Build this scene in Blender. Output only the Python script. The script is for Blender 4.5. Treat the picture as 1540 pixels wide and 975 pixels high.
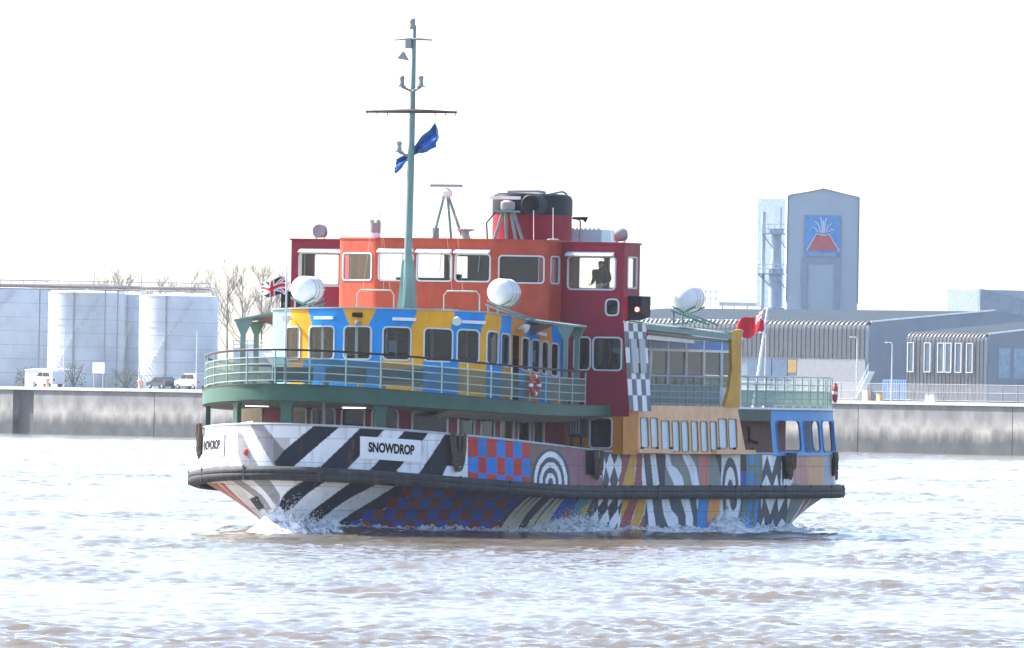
import bpy, bmesh, math, random
import numpy as np
from mathutils import Vector, Matrix

for o in list(bpy.data.objects): bpy.data.objects.remove(o)
scene = bpy.context.scene
COL = scene.collection
R = math.radians

# ------------------------------------------------------------------ camera
CAM_H = 4.66
cam_d = bpy.data.cameras.new('camera')
cam_d.sensor_width = 36.0
cam_d.lens = 36.0 * 17600.0 / 1540.0
cam_d.clip_start = 1.0
cam_d.clip_end = 12000.0
cam = bpy.data.objects.new('camera', cam_d)
COL.objects.link(cam)
PITCH = math.atan((604 - 487.5) / 17600.0)
cam.matrix_world = Matrix.Translation((0, 0, CAM_H)) @ Matrix.Rotation(math.pi / 2 + PITCH, 4, 'X') @ Matrix.Rotation(R(1.0), 4, 'Z')
scene.camera = cam

# ------------------------------------------------------------------ sky, sun, exposure
SUN_EL = 42.0
SUN_AZ = -61.0
world = bpy.data.worlds.new('World')
scene.world = world
world.use_nodes = True
wn = world.node_tree
sky = wn.nodes.new('ShaderNodeTexSky')
sky.sky_type = 'NISHITA'
sky.sun_disc = False
sky.sun_elevation = R(SUN_EL)
sky.sun_rotation = R(SUN_AZ)
sky.air_density = 0.75
sky.dust_density = 1.9
sky.ozone_density = 1.0
wn.links.new(sky.outputs[0], wn.nodes['Background'].inputs[0])
wn.nodes['Background'].inputs[1].default_value = 0.15
sun_d = bpy.data.lights.new('sun', 'SUN')
sun_d.energy = 4.6
sun_d.angle = R(0.5)
sun_d.color = (1.0, 0.95, 0.87)
sun = bpy.data.objects.new('sun', sun_d)
COL.objects.link(sun)
to_sun = Vector((math.sin(R(SUN_AZ)) * math.cos(R(SUN_EL)), math.cos(R(SUN_AZ)) * math.cos(R(SUN_EL)), math.sin(R(SUN_EL))))
sun.rotation_euler = to_sun.to_track_quat('Z', 'Y').to_euler()
vs = scene.view_settings
vs.view_transform = 'Standard'
vs.look = 'None'
vs.exposure = 1.62
vs.gamma = 1.0
vs.use_curve_mapping = False
scene.cycles.max_bounces = 8
scene.cycles.transparent_max_bounces = 24
scene.cycles.volume_bounces = 0

# ------------------------------------------------------------------ materials
MATS = {}
def mat(name, col, rough=0.5, metal=0.0, spec=0.2, var=0.12, scale=2.0, dirt=0.0, dirtcol=(0.16, 0.10, 0.06), bump=0.0, attr=None, emit=None, trans=0.0):
    if name in MATS: return MATS[name]
    m = bpy.data.materials.new(name)
    m.use_nodes = True
    nt = m.node_tree; N = nt.nodes; L = nt.links
    p = N['Principled BSDF']
    p.inputs['Roughness'].default_value = rough
    p.inputs['Metallic'].default_value = metal
    p.inputs['Specular IOR Level'].default_value = spec
    tc = N.new('ShaderNodeTexCoord')
    nz = N.new('ShaderNodeTexNoise'); nz.inputs['Scale'].default_value = scale; nz.inputs['Detail'].default_value = 6.0
    L.new(tc.outputs['Object'], nz.inputs['Vector'])
    mp = N.new('ShaderNodeMapRange')
    mp.inputs['From Min'].default_value = 0.3; mp.inputs['From Max'].default_value = 0.7
    mp.inputs['To Min'].default_value = 1.0 - var; mp.inputs['To Max'].default_value = 1.0 + var
    L.new(nz.outputs['Fac'], mp.inputs['Value'])
    mx = N.new('ShaderNodeMix'); mx.data_type = 'RGBA'; mx.blend_type = 'MULTIPLY'; mx.inputs['Factor'].default_value = 1.0
    if attr:
        at = N.new('ShaderNodeAttribute'); at.attribute_name = attr
        L.new(at.outputs['Color'], mx.inputs['A'])
    else:
        mx.inputs['A'].default_value = (*col, 1)
    L.new(mp.outputs['Result'], mx.inputs['B'])
    out = mx.outputs['Result']
    if dirt > 0:
        mapn = N.new('ShaderNodeMapping'); mapn.inputs['Scale'].default_value = (2.2, 2.2, 0.35)
        L.new(tc.outputs['Object'], mapn.inputs['Vector'])
        n2 = N.new('ShaderNodeTexNoise'); n2.inputs['Scale'].default_value = 1.6; n2.inputs['Detail'].default_value = 8.0; n2.inputs['Roughness'].default_value = 0.65
        L.new(mapn.outputs['Vector'], n2.inputs['Vector'])
        r2 = N.new('ShaderNodeMapRange'); r2.inputs['From Min'].default_value = 0.52; r2.inputs['From Max'].default_value = 0.75
        r2.inputs['To Min'].default_value = 0.0; r2.inputs['To Max'].default_value = dirt
        L.new(n2.outputs['Fac'], r2.inputs['Value'])
        m2 = N.new('ShaderNodeMix'); m2.data_type = 'RGBA'
        if attr: m2.blend_type = 'MULTIPLY'
        L.new(r2.outputs['Result'], m2.inputs['Factor']); L.new(out, m2.inputs['A']); m2.inputs['B'].default_value = (*dirtcol, 1)
        out = m2.outputs['Result']
    seam = None
    if name == 'dazzle_paint':
        sx_ = N.new('ShaderNodeSeparateXYZ'); cx_ = N.new('ShaderNodeCombineXYZ'); L.new(tc.outputs['Object'], sx_.inputs[0])
        L.new(sx_.outputs['X'], cx_.inputs['X']); L.new(sx_.outputs['Z'], cx_.inputs['Y'])
        bk = N.new('ShaderNodeTexBrick'); bk.inputs['Scale'].default_value = 1.0; bk.inputs['Brick Width'].default_value = 2.9; bk.inputs['Row Height'].default_value = 0.82
        bk.inputs['Mortar Size'].default_value = 0.014; bk.inputs['Color1'].default_value = (1, 1, 1, 1); bk.inputs['Color2'].default_value = (.93, .93, .93, 1); bk.inputs['Mortar'].default_value = (.55, .53, .5, 1)
        L.new(cx_.outputs[0], bk.inputs['Vector'])
        m3 = N.new('ShaderNodeMix'); m3.data_type = 'RGBA'; m3.blend_type = 'MULTIPLY'; m3.inputs['Factor'].default_value = .8
        L.new(out, m3.inputs['A']); L.new(bk.outputs['Color'], m3.inputs['B']); out = m3.outputs['Result']; seam = bk.outputs['Fac']
        n4 = N.new('ShaderNodeTexNoise'); n4.inputs['Scale'].default_value = 1.1; n4.inputs['Detail'].default_value = 9.0; n4.inputs['Roughness'].default_value = .75
        L.new(mapn.outputs['Vector'], n4.inputs['Vector'])
        r4 = N.new('ShaderNodeMapRange'); r4.inputs['From Min'].default_value = .60; r4.inputs['From Max'].default_value = .72; r4.inputs['To Max'].default_value = .6; L.new(n4.outputs['Fac'], r4.inputs['Value'])
        m4 = N.new('ShaderNodeMix'); m4.data_type = 'RGBA'; L.new(r4.outputs['Result'], m4.inputs['Factor']); L.new(out, m4.inputs['A']); m4.inputs['B'].default_value = (.20, .105, .05, 1); out = m4.outputs['Result']
    L.new(out, p.inputs['Base Color'])
    if bump > 0:
        bp = N.new('ShaderNodeBump'); bp.inputs['Strength'].default_value = bump; bp.inputs['Distance'].default_value = 0.02
        L.new(nz.outputs['Fac'], bp.inputs['Height']); L.new(bp.outputs['Normal'], p.inputs['Normal'])
    if emit:
        p.inputs['Emission Color'].default_value = (*emit[0], 1); p.inputs['Emission Strength'].default_value = emit[1]
    if trans > 0:                      # thin translucent sheet (net, plastic panel)
        tr = N.new('ShaderNodeBsdfTransparent'); ms = N.new('ShaderNodeMixShader'); ms.inputs['Fac'].default_value = trans
        L.new(p.outputs[0], ms.inputs[1]); L.new(tr.outputs[0], ms.inputs[2]); L.new(ms.outputs[0], N['Material Output'].inputs['Surface'])
    MATS[name] = m
    return m

def glass_mat(name, tint, gloss=0.12, rough=0.03):
    m = bpy.data.materials.new(name); m.use_nodes = True
    nt = m.node_tree; N = nt.nodes; L = nt.links
    N.remove(N['Principled BSDF'])
    tr = N.new('ShaderNodeBsdfTransparent'); tr.inputs['Color'].default_value = (*tint, 1)
    gl = N.new('ShaderNodeBsdfGlossy'); gl.inputs['Roughness'].default_value = rough; gl.inputs['Color'].default_value = (0.9, 0.95, 1, 1)
    fr = N.new('ShaderNodeFresnel'); fr.inputs['IOR'].default_value = 1.5
    ad = N.new('ShaderNodeMath'); ad.operation = 'ADD'; ad.inputs[1].default_value = gloss; ad.use_clamp = True
    L.new(fr.outputs[0], ad.inputs[0])
    ms = N.new('ShaderNodeMixShader'); L.new(ad.outputs[0], ms.inputs['Fac']); L.new(tr.outputs[0], ms.inputs[1]); L.new(gl.outputs[0], ms.inputs[2])
    L.new(ms.outputs[0], N['Material Output'].inputs['Surface'])
    MATS[name] = m
    return m

WHITE = mat('white_paint', (0.78, 0.79, 0.80), 0.4, var=0.05, dirt=0.35)
GREEN = mat('green_paint', (0.034, 0.105, 0.077), 0.5, dirt=0.35, dirtcol=(0.07, 0.10, 0.085), spec=0.25)
PALEGREEN = mat('pale_green_paint', (0.33, 0.45, 0.40), 0.45, dirt=0.3)
MASTGREEN = mat('mast_paint', (0.16, 0.27, 0.25), 0.45, dirt=0.3)
RED = mat('crimson_paint', (0.27, 0.008, 0.032), 0.5, dirt=0.3, dirtcol=(0.18, 0.03, 0.05), spec=0.25)
DARKRED = mat('maroon_paint', (0.22, 0.02, 0.035), 0.5, dirt=0.3)
ORANGE = mat('orange_red_paint', (0.43, 0.06, 0.026), 0.45, dirt=0.3, dirtcol=(0.40, 0.14, 0.09))
YOLK = mat('deep_orange_paint', (0.55, 0.20, 0.02), 0.5, dirt=0.3)
BLUE = mat('blue_paint', (0.015, 0.19, 0.52), 0.45, dirt=0.3)
SKYBLUE = mat('sky_blue_paint', (0.045, 0.27, 0.58), 0.45, dirt=0.25)
PEACH = mat('peach_paint', (0.80, 0.45, 0.24), 0.5, dirt=0.25)
MUSTARD = mat('mustard_paint', (0.58, 0.30, 0.03), 0.5, dirt=0.2)
BLACK = mat('black_paint', (0.008, 0.009, 0.016), 0.55, spec=0.1)
GREY = mat('grey_steel', (0.28, 0.30, 0.31), 0.5, dirt=0.2)
DECKM = mat('deck_paint', (0.10, 0.14, 0.12), 0.7, dirt=0.4)
SOFFIT = mat('soffit_paint', (0.36, 0.38, 0.38), 0.6)
WOOD = mat('varnished_rail', (0.035, 0.02, 0.015), 0.4)
FRAME = mat('window_frame_paint', (0.62, 0.63, 0.64), 0.4, var=0.05)
PAINTED = mat('dazzle_paint', (1, 1, 1), 0.5, attr='paint', var=0.09, scale=1.3, dirt=0.75, dirtcol=(0.50, 0.40, 0.30), bump=0.05, spec=0.12)
PAINTED2 = mat('house_paint', (1, 1, 1), 0.5, attr='paint', var=0.07, scale=1.3, dirt=0.5, dirtcol=(0.55, 0.5, 0.45), spec=0.15)
RUBBER = mat('strake_rubber', (0.030, 0.032, 0.037), 0.7, spec=0.25, var=0.35, scale=4, dirt=0.5, dirtcol=(0.11, 0.10, 0.09), bump=0.4)
ROPE = mat('rope', (0.10, 0.075, 0.05), 0.9, var=0.4, scale=15)
PANEL = mat('rail_sheeting', (0.06, 0.105, 0.098), 0.5, trans=0.28)
PANEL2 = mat('stern_sheeting', (0.20, 0.31, 0.25), 0.5, trans=0.25)
INTER = mat('interior_lining', (0.075, 0.085, 0.10), 0.7)
DARKINT = mat('dark_interior', (0.05, 0.05, 0.055), 0.7)
LAMP = mat('tube_light', (0.9, 0.9, 0.9), 0.4, emit=((1, 1, 1), 1.2), var=0)
REDLAMP = mat('port_light', (0.8, 0.05, 0.05), 0.4, emit=((1, 0.08, 0.06), 8.0), var=0)
GRP = mat('raft_shell', (0.80, 0.80, 0.79), 0.35, var=0.05, dirt=0.25)
SLOT = mat('pale_blue_sheet', (0.46, 0.60, 0.68), 0.25, var=0.08)
GLASS = glass_mat('clear_glass', (0.94, 0.96, 0.97), 0.02)
DGLASS = glass_mat('saloon_glass', (0.34, 0.43, 0.52), 0.015)

# ------------------------------------------------------------------ mesh helpers
def link_mesh(name, me, m, parent=None):
    o = bpy.data.objects.new(name, me)
    COL.objects.link(o)
    if m is not None and not me.materials: me.materials.append(m)
    if parent is not None: o.parent = parent
    return o

def tag(o, label=None, cat=None, group=None, kind=None):
    if label: o['label'] = label
    if cat: o['category'] = cat
    if group: o['group'] = group
    if kind: o['kind'] = kind
    return o

def empty(name, loc=(0, 0, 0), rz=0.0):
    o = bpy.data.objects.new(name, None); COL.objects.link(o)
    o.location = loc; o.rotation_euler = (0, 0, rz)
    o.empty_display_size = 0.3
    return o

class MB:
    def __init__(s, ship=False): s.v = []; s.f = []; s.ship = ship
    def p(s, c): return (-c[0], c[1], c[2]) if s.ship else tuple(c)
    def add(s, vs_, fs):
        b = len(s.v); s.v += [s.p(c) for c in vs_]; s.f += [tuple(b + i for i in f) for f in fs]; return s
    def box(s, a0, a1, b0, b1, c0, c1):
        return s.add([(a0, b0, c0), (a1, b0, c0), (a1, b1, c0), (a0, b1, c0), (a0, b0, c1), (a1, b0, c1), (a1, b1, c1), (a0, b1, c1)],
                     [(0, 3, 2, 1), (4, 5, 6, 7), (0, 1, 5, 4), (1, 2, 6, 5), (2, 3, 7, 6), (3, 0, 4, 7)])
    def prism(s, poly, d):
        n = len(poly); d = Vector(d)
        return s.add([tuple(q) for q in poly] + [tuple(Vector(q) + d) for q in poly],
                     [tuple(range(n))[::-1], tuple(range(n, 2 * n))] + [(i, (i + 1) % n, n + (i + 1) % n, n + i) for i in range(n)])
    def poly(s, pts): return s.add(pts, [tuple(range(len(pts)))])
    def tube(s, pts, r, n=6, closed=False):
        pts = [Vector(q) for q in pts]; m = len(pts)
        rs = r if isinstance(r, (list, tuple)) else [r] * m
        vs_ = []; fs = []
        up = None
        for i, q in enumerate(pts):
            if closed: t = pts[(i + 1) % m] - pts[i - 1]
            else: t = pts[min(i + 1, m - 1)] - pts[max(i - 1, 0)]
            t.normalize()
            if up is None: up = Vector((0, 0, 1)) if abs(t.z) < 0.9 else Vector((1, 0, 0))
            a = t.cross(up)
            if a.length < 1e-4: a = t.cross(Vector((0, 1, 0)))
            a.normalize(); b = a.cross(t).normalized(); up = b
            for k in range(n):
                an = 2 * math.pi * k / n
                vs_.append(tuple(q + (a * math.cos(an) + b * math.sin(an)) * rs[i]))
        for i in range(m if closed else m - 1):
            for k in range(n):
                j = (i + 1) % m
                fs.append((i * n + k, i * n + (k + 1) % n, j * n + (k + 1) % n, j * n + k))
        if not closed: fs += [tuple(range(n))[::-1], tuple(range((m - 1) * n, m * n))]
        return s.add(vs_, fs)
    def lathe(s, prof, c=(0, 0, 0), axis='z', n=20, ex=1.0, ey=1.0, cap=True):
        vs_ = []; fs = []; m = len(prof)
        for (r, h) in prof:
            for k in range(n):
                an = 2 * math.pi * k / n; x, y = r * math.cos(an) * ex, r * math.sin(an) * ey
                if axis == 'z': q = (x, y, h)
                elif axis == 'x': q = (h, x, y)
                else: q = (x, h, y)
                vs_.append((c[0] + q[0], c[1] + q[1], c[2] + q[2]))
        for i in range(m - 1):
            for k in range(n): fs.append((i * n + k, i * n + (k + 1) % n, (i + 1) * n + (k + 1) % n, (i + 1) * n + k))
        if cap: fs += [tuple(range(n))[::-1], tuple(range((m - 1) * n, m * n))]
        return s.add(vs_, fs)
    def grid(s, rows):
        n = len(rows[0]); vs_ = [q for r_ in rows for q in r_]
        return s.add(vs_, [(i * n + j, i * n + j + 1, (i + 1) * n + j + 1, (i + 1) * n + j) for i in range(len(rows) - 1) for j in range(n - 1)])
    def build(s, name, m, parent=None, smooth=None, recalc=True):
        me = bpy.data.meshes.new(name); me.from_pydata(s.v, [], s.f)
        if recalc:
            bm = bmesh.new(); bm.from_mesh(me); bmesh.ops.recalc_face_normals(bm, faces=bm.faces); bm.to_mesh(me); bm.free()
        if smooth is not None:
            me.shade_smooth() if smooth >= 180 else me.set_sharp_from_angle(angle=R(smooth))
            if smooth < 180: me.polygons.foreach_set('use_smooth', [True] * len(me.polygons))
        me.update()
        return link_mesh(name, me, m, parent)

def S(): return MB(True)

def np_mesh(name, verts, faces, m, parent=None, colors=None, smooth=True, extra=None):
    me = bpy.data.meshes.new(name)
    me.vertices.add(len(verts)); me.vertices.foreach_set('co', np.ascontiguousarray(verts, dtype=np.float32).ravel())
    nf = len(faces); k = faces.shape[1]
    me.loops.add(nf * k); me.loops.foreach_set('vertex_index', np.ascontiguousarray(faces, dtype=np.int32).ravel())
    me.polygons.add(nf); me.polygons.foreach_set('loop_start', np.arange(0, nf * k, k, dtype=np.int32))
    me.polygons.foreach_set('loop_total', np.full(nf, k, dtype=np.int32))
    if smooth: me.polygons.foreach_set('use_smooth', np.ones(nf, dtype=bool))
    me.update(calc_edges=True)
    if colors is not None:
        ca = me.color_attributes.new('paint', 'FLOAT_COLOR', 'POINT')
        ca.data.foreach_set('color', np.c_[colors, np.ones(len(colors))].astype(np.float32).ravel())
    for nm, arr in (extra or {}).items():
        a = me.attributes.new(nm, 'FLOAT', 'POINT'); a.data.foreach_set('value', arr.astype(np.float32).ravel())
    return link_mesh(name, me, m, parent)

def gridfaces(nr, nc):
    i = np.arange(nr - 1)[:, None] * nc + np.arange(nc - 1)[None, :]
    i = i.ravel()
    return np.stack([i, i + 1, i + nc + 1, i + nc], 1)

def inpoly(x, y, poly):
    c = np.zeros(x.shape, bool); n = len(poly)
    for i in range(n):
        x0, y0 = poly[i]; x1, y1 = poly[(i + 1) % n]
        if y0 == y1: continue
        q = ((y0 > y) != (y1 > y)) & (x < (x1 - x0) * (y - y0) / (y1 - y0) + x0)
        c ^= q
    return c

PAINT={'W': (0.78, 0.8, 0.84), 'N': (0.008, 0.011, 0.028), 'G': (0.3, 0.3, 0.33), 'R': (0.5, 0.045, 0.04), 'Bl': (0.012, 0.2, 0.62), 'BR': (0.19, 0.13, 0.115), 'MP': (0.27, 0.12, 0.15), 'SL': (0.06, 0.07, 0.09), 'RB': (0.33, 0.07, 0.07), 'Y': (0.62, 0.33, 0.05), 'GR': (0.22, 0.23, 0.22), 'PK': (0.55, 0.2, 0.17), 'GG': (0.22, 0.26, 0.23), 'BB': (0.03, 0.24, 0.62), 'TE': (0.07, 0.22, 0.27), 'OL': (0.17, 0.2, 0.1), 'PP': (0.58, 0.3, 0.26), 'PE': (0.68, 0.38, 0.22), 'CR': (0.55, 0.47, 0.36), 'DB': (0.018, 0.075, 0.36), 'MR': (0.2, 0.026, 0.03), 'OR': (0.75, 0.32, 0.09), 'BLK': (0.008, 0.009, 0.012), 'DK': (0.03, 0.03, 0.05), 'LG': (0.45, 0.47, 0.5), 'RS': (0.6, 0.12, 0.12)}
PAINT_UP=[('W',[(-5.86,1.15),(-0.03,1.15),(0.04,-0.1),(-7.2,-0.1)]),
('G',[(-1.37,1.033),(-0.73,1.033),(0.1,0.458),(0.16,0.098),(-0.25,0.089),(-0.54,0.341)]),
('G',[(-1.98,0.853),(-1.72,0.817),(-1.08,0.278),(-0.86,0.089),(-1.63,0.089),(-1.95,0.422)]),
('N',[(0.1,0.458),(1.16,1.024),(2.02,1.051),(2.02,0.08),(-0.09,0.026),(-0.28,0.197)]),
('G',[(-3.84,0.188),(-3.1,0.17),(-3.1,0.008),(-3.81,0.017)]),
('G',[(-2.91,0.233),(-2.36,0.224),(-2.33,-0.01),(-2.88,-0.001)]),
('N',[(1.77,1.15),(7.18,1.15),(7.31,-0.1),(1.83,-0.1)]),
('N',[(1.16,1.06),(2.02,1.078),(2.02,0.08),(1.19,0.053)]),
('W',[(-0.83,1.051),(1.29,1.06),(0.1,0.458)]),
('W',[(2.15,1.078),(2.89,1.069),(2.73,0.979),(1.38,0.143),(1.22,0.044),(0.29,0.035),(0.48,0.143),(2.02,0.988)]),
('W',[(3.69,1.015),(4.46,1.015),(4.39,0.979),(3.08,0.116),(3.01,0.053),(2.21,0.053),(2.28,0.116),(3.62,0.979)]),
('W',[(5.45,0.997),(6.18,1.015),(6.09,0.952),(4.97,0.116),(4.84,0.053),(3.94,0.053),(4.04,0.116),(5.35,0.952)]),
('W',[(6.02,0.125),(6.22,0.332),(7.27,0.377),(7.27,0.062),(5.93,0.017)]),
('BLK',[(6.22,1.15),(7.05,1.15),(7.08,0.377),(6.18,0.35)]),
('W',[(7.02,1.15),(7.24,1.15),(7.24,-0.091),(7.05,-0.1)]),
('BR',[(10.8,1.15),(13.77,1.15),(13.93,-0.1),(10.89,-0.1)]),
('MP',[(13.77,1.15),(17.62,1.15),(17.78,-0.091),(13.93,-0.1)]),
('R',[(7.21,1.069),(7.75,1.078),(7.75,0.574),(7.21,0.556)]),
('Bl',[(7.75,1.078),(8.23,1.087),(8.23,0.592),(7.75,0.574)]),
('R',[(8.23,1.087),(8.78,1.096),(8.78,0.601),(8.23,0.592)]),
('Bl',[(8.78,1.096),(9.29,1.114),(9.29,0.619),(8.78,0.601)]),
('R',[(9.29,1.114),(9.8,1.123),(9.8,0.628),(9.29,0.619)]),
('Bl',[(9.8,1.123),(10.35,1.132),(10.35,0.646),(9.8,0.628)]),
('R',[(10.35,1.132),(10.89,1.141),(10.89,0.655),(10.35,0.646)]),
('Bl',[(7.21,0.556),(7.75,0.574),(7.75,0.242),(7.21,0.242)]),
('R',[(7.75,0.574),(8.23,0.592),(8.23,0.242),(7.75,0.242)]),
('Bl',[(8.23,0.592),(8.78,0.601),(8.78,0.251),(8.23,0.242)]),
('R',[(8.78,0.601),(9.29,0.619),(9.29,0.251),(8.78,0.251)]),
('Bl',[(9.29,0.619),(9.8,0.628),(9.8,0.251),(9.29,0.251)]),
('R',[(9.8,0.628),(10.35,0.646),(10.35,0.26),(9.8,0.251)]),
('Bl',[(10.35,0.646),(10.89,0.655),(10.89,0.26),(10.35,0.26)]),
('R',[(7.21,0.242),(7.75,0.242),(7.75,-0.091),(7.21,-0.1)]),
('Bl',[(7.75,0.242),(8.23,0.242),(8.23,-0.082),(7.75,-0.091)]),
('R',[(8.23,0.242),(8.78,0.251),(8.78,-0.082),(8.23,-0.082)]),
('Bl',[(8.78,0.251),(9.29,0.251),(9.29,-0.073),(8.78,-0.082)]),
('R',[(9.29,0.251),(9.8,0.251),(9.8,-0.073),(9.29,-0.073)]),
('Bl',[(9.8,0.251),(10.35,0.26),(10.35,-0.073),(9.8,-0.073)]),
('R',[(10.35,0.26),(10.89,0.26),(10.86,-0.064),(10.35,-0.073)]),
('SL',[(14.45,0.197),(14.38,0.017),(14.25,-0.1),(14.03,-0.1),(13.71,-0.1),(13.36,-0.1),(12.97,-0.1),(12.56,-0.1),(12.17,-0.1),(11.82,-0.1),(11.5,-0.1),(11.24,-0.1),(11.05,-0.1),(10.99,0.053),(10.99,0.224),(11.08,0.386),(11.21,0.538),(11.44,0.673),(11.76,0.79),(12.08,0.862),(12.46,0.907),(12.88,0.907),(13.29,0.871),(13.68,0.79),(14,0.682),(14.25,0.538),(14.38,0.377),(14.45,0.197)]),
('W',[(14.16,0.188),(14.13,0.026),(14,-0.1),(13.81,-0.1),(13.55,-0.1),(13.26,-0.1),(12.91,-0.1),(12.56,-0.1),(12.24,-0.1),(11.92,-0.1),(11.66,-0.1),(11.44,-0.1),(11.28,-0.091),(11.21,0.062),(11.21,0.215),(11.28,0.368),(11.4,0.512),(11.6,0.637),(11.85,0.736),(12.14,0.808),(12.49,0.853),(12.84,0.853),(13.2,0.817),(13.52,0.745),(13.81,0.637),(14,0.503),(14.13,0.359),(14.16,0.188)]),
('SL',[(13.87,0.188),(13.84,0.053),(13.74,-0.073),(13.58,-0.1),(13.36,-0.1),(13.1,-0.1),(12.84,-0.1),(12.56,-0.1),(12.27,-0.1),(12.01,-0.1),(11.79,-0.1),(11.6,-0.1),(11.5,-0.046),(11.44,0.08),(11.44,0.206),(11.5,0.332),(11.6,0.449),(11.76,0.556),(11.98,0.637),(12.24,0.7),(12.49,0.727),(12.78,0.727),(13.07,0.7),(13.36,0.637),(13.58,0.556),(13.74,0.44),(13.84,0.323),(13.87,0.188)]),
('W',[(13.61,0.188),(13.58,0.08),(13.48,-0.028),(13.36,-0.1),(13.2,-0.1),(13,-0.1),(12.78,-0.1),(12.56,-0.1),(12.33,-0.1),(12.11,-0.1),(11.92,-0.1),(11.79,-0.091),(11.69,-0.001),(11.63,0.098),(11.63,0.197),(11.69,0.305),(11.79,0.395),(11.92,0.485),(12.08,0.547),(12.3,0.592),(12.52,0.619),(12.75,0.619),(12.97,0.592),(13.2,0.547),(13.36,0.476),(13.52,0.386),(13.58,0.287),(13.61,0.188)]),
('SL',[(13.32,0.179),(13.29,0.098),(13.23,0.026),(13.13,-0.037),(13,-0.091),(12.84,-0.1),(12.68,-0.1),(12.52,-0.1),(12.36,-0.1),(12.2,-0.1),(12.08,-0.082),(11.98,-0.019),(11.92,0.044),(11.88,0.116),(11.88,0.188),(11.92,0.269),(11.98,0.332),(12.08,0.395),(12.2,0.44),(12.36,0.476),(12.52,0.494),(12.68,0.494),(12.88,0.476),(13,0.44),(13.13,0.395),(13.23,0.332),(13.29,0.26),(13.32,0.179)]),
('W',[(13.04,0.179),(13.04,0.125),(13,0.08),(12.94,0.035),(12.84,-0.001),(12.75,-0.028),(12.65,-0.037),(12.52,-0.046),(12.43,-0.037),(12.33,-0.019),(12.24,0.008),(12.17,0.044),(12.14,0.089),(12.11,0.134),(12.11,0.179),(12.14,0.233),(12.2,0.278),(12.27,0.314),(12.33,0.35),(12.43,0.368),(12.56,0.377),(12.65,0.377),(12.75,0.368),(12.84,0.341),(12.94,0.314),(13,0.269),(13.04,0.224),(13.04,0.179)]),
('SL',[(12.78,0.17),(12.78,0.143),(12.78,0.125),(12.75,0.107),(12.72,0.089),(12.65,0.071),(12.59,0.062),(12.56,0.062),(12.49,0.071),(12.46,0.08),(12.4,0.089),(12.36,0.107),(12.36,0.125),(12.33,0.152),(12.33,0.179),(12.36,0.197),(12.4,0.224),(12.43,0.242),(12.46,0.251),(12.49,0.269),(12.56,0.269),(12.62,0.269),(12.65,0.26),(12.72,0.251),(12.75,0.233),(12.78,0.215),(12.78,0.197),(12.78,0.17)]),
('BLK',[(15.92,1.15),(17.04,1.15),(17.07,0.413),(15.92,0.395)]),
('W',[(17.14,1.024),(17.52,1.033),(17.49,0.35),(17.1,0.35)]),
('SL',[(17.52,1.132),(19.73,1.15),(19.73,-0.046),(17.49,-0.046)]),
('W',[(17.68,0.898),(17.87,0.655),(17.71,0.413),(17.58,0.251),(17.52,0.628)]),
('W',[(18.32,0.979),(18.7,0.655),(18.22,0.278),(17.87,0.646)]),
('W',[(18.22,0.287),(18.38,0.125),(18.06,0.116)]),
('W',[(19.15,0.997),(19.54,0.664),(19.09,0.287),(18.7,0.655)]),
('W',[(19.09,0.287),(19.22,0.125),(18.9,0.125)]),
('RB',[(19.57,1.15),(20.66,1.15),(20.4,0.97),(19.5,0.206),(19.34,-0.046),(18.93,-0.046),(19.34,0.431)]),
('Y',[(20.43,1.15),(20.98,1.15),(20.91,0.952),(20.75,0.628),(20.63,0.206),(20.53,-0.046),(19.25,-0.046),(19.5,0.206),(19.95,0.574),(20.43,0.97)]),
('RB',[(20.91,1.15),(21.52,1.15),(21.52,0.952),(21.39,0.601),(21.55,-0.046),(20.53,-0.046),(20.63,0.206),(20.82,0.628)]),
('SL',[(21.52,1.15),(23.8,1.15),(23.76,-0.046),(21.49,-0.046)]),
('W',[(21.52,1.087),(21.68,0.628),(21.91,-0.046),(21.46,-0.046),(21.39,0.521)]),
('W',[(22.16,1.15),(22.71,1.15),(22.77,0.943),(23.22,-0.046),(22.58,-0.046),(22.51,0.197)]),
('N',[(22.77,1.15),(23.73,1.15),(23.7,-0.046),(23.25,-0.046)]),
('GR',[(23.73,1.15),(28.63,1.15),(28.6,-0.055),(23.7,-0.046)]),
('W',[(23.73,1.114),(23.96,1.114),(24.34,0.7),(24.88,0.601),(25.43,0.377),(25.68,0.107),(25.78,-0.046),(24.95,-0.046),(24.31,0.35),(23.8,0.646)]),
('W',[(25.17,1.087),(26.1,1.096),(26.26,0.934),(26.84,0.637),(27.16,0.107),(27.22,-0.046),(26.61,-0.046),(26.07,0.574)]),
('PK',[(26.93,1.15),(28.18,1.15),(28.28,-0.055),(27.32,-0.046),(27.19,0.521)]),
('GG',[(28.18,1.132),(29.4,1.132),(29.37,-0.091),(28.15,-0.091)]),
('DK',[(28.69,1.087),(29.43,1.096),(29.4,0.305)]),
('W',[(29.4,1.132),(31.35,1.132),(31.32,-0.091),(29.37,-0.091)]),
('SL',[(31.16,0.017),(31.13,-0.1),(31.06,-0.1),(30.94,-0.1),(30.81,-0.1),(30.62,-0.1),(30.42,-0.1),(30.23,-0.1),(30.04,-0.1),(29.85,-0.1),(29.69,-0.1),(29.56,-0.1),(29.46,-0.1),(29.43,-0.082),(29.43,0.116),(29.49,0.314),(29.59,0.503),(29.72,0.655),(29.88,0.781),(30.07,0.862),(30.26,0.898),(30.46,0.88),(30.65,0.826),(30.81,0.718),(30.97,0.583),(31.06,0.413),(31.13,0.215),(31.16,0.017)]),
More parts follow.
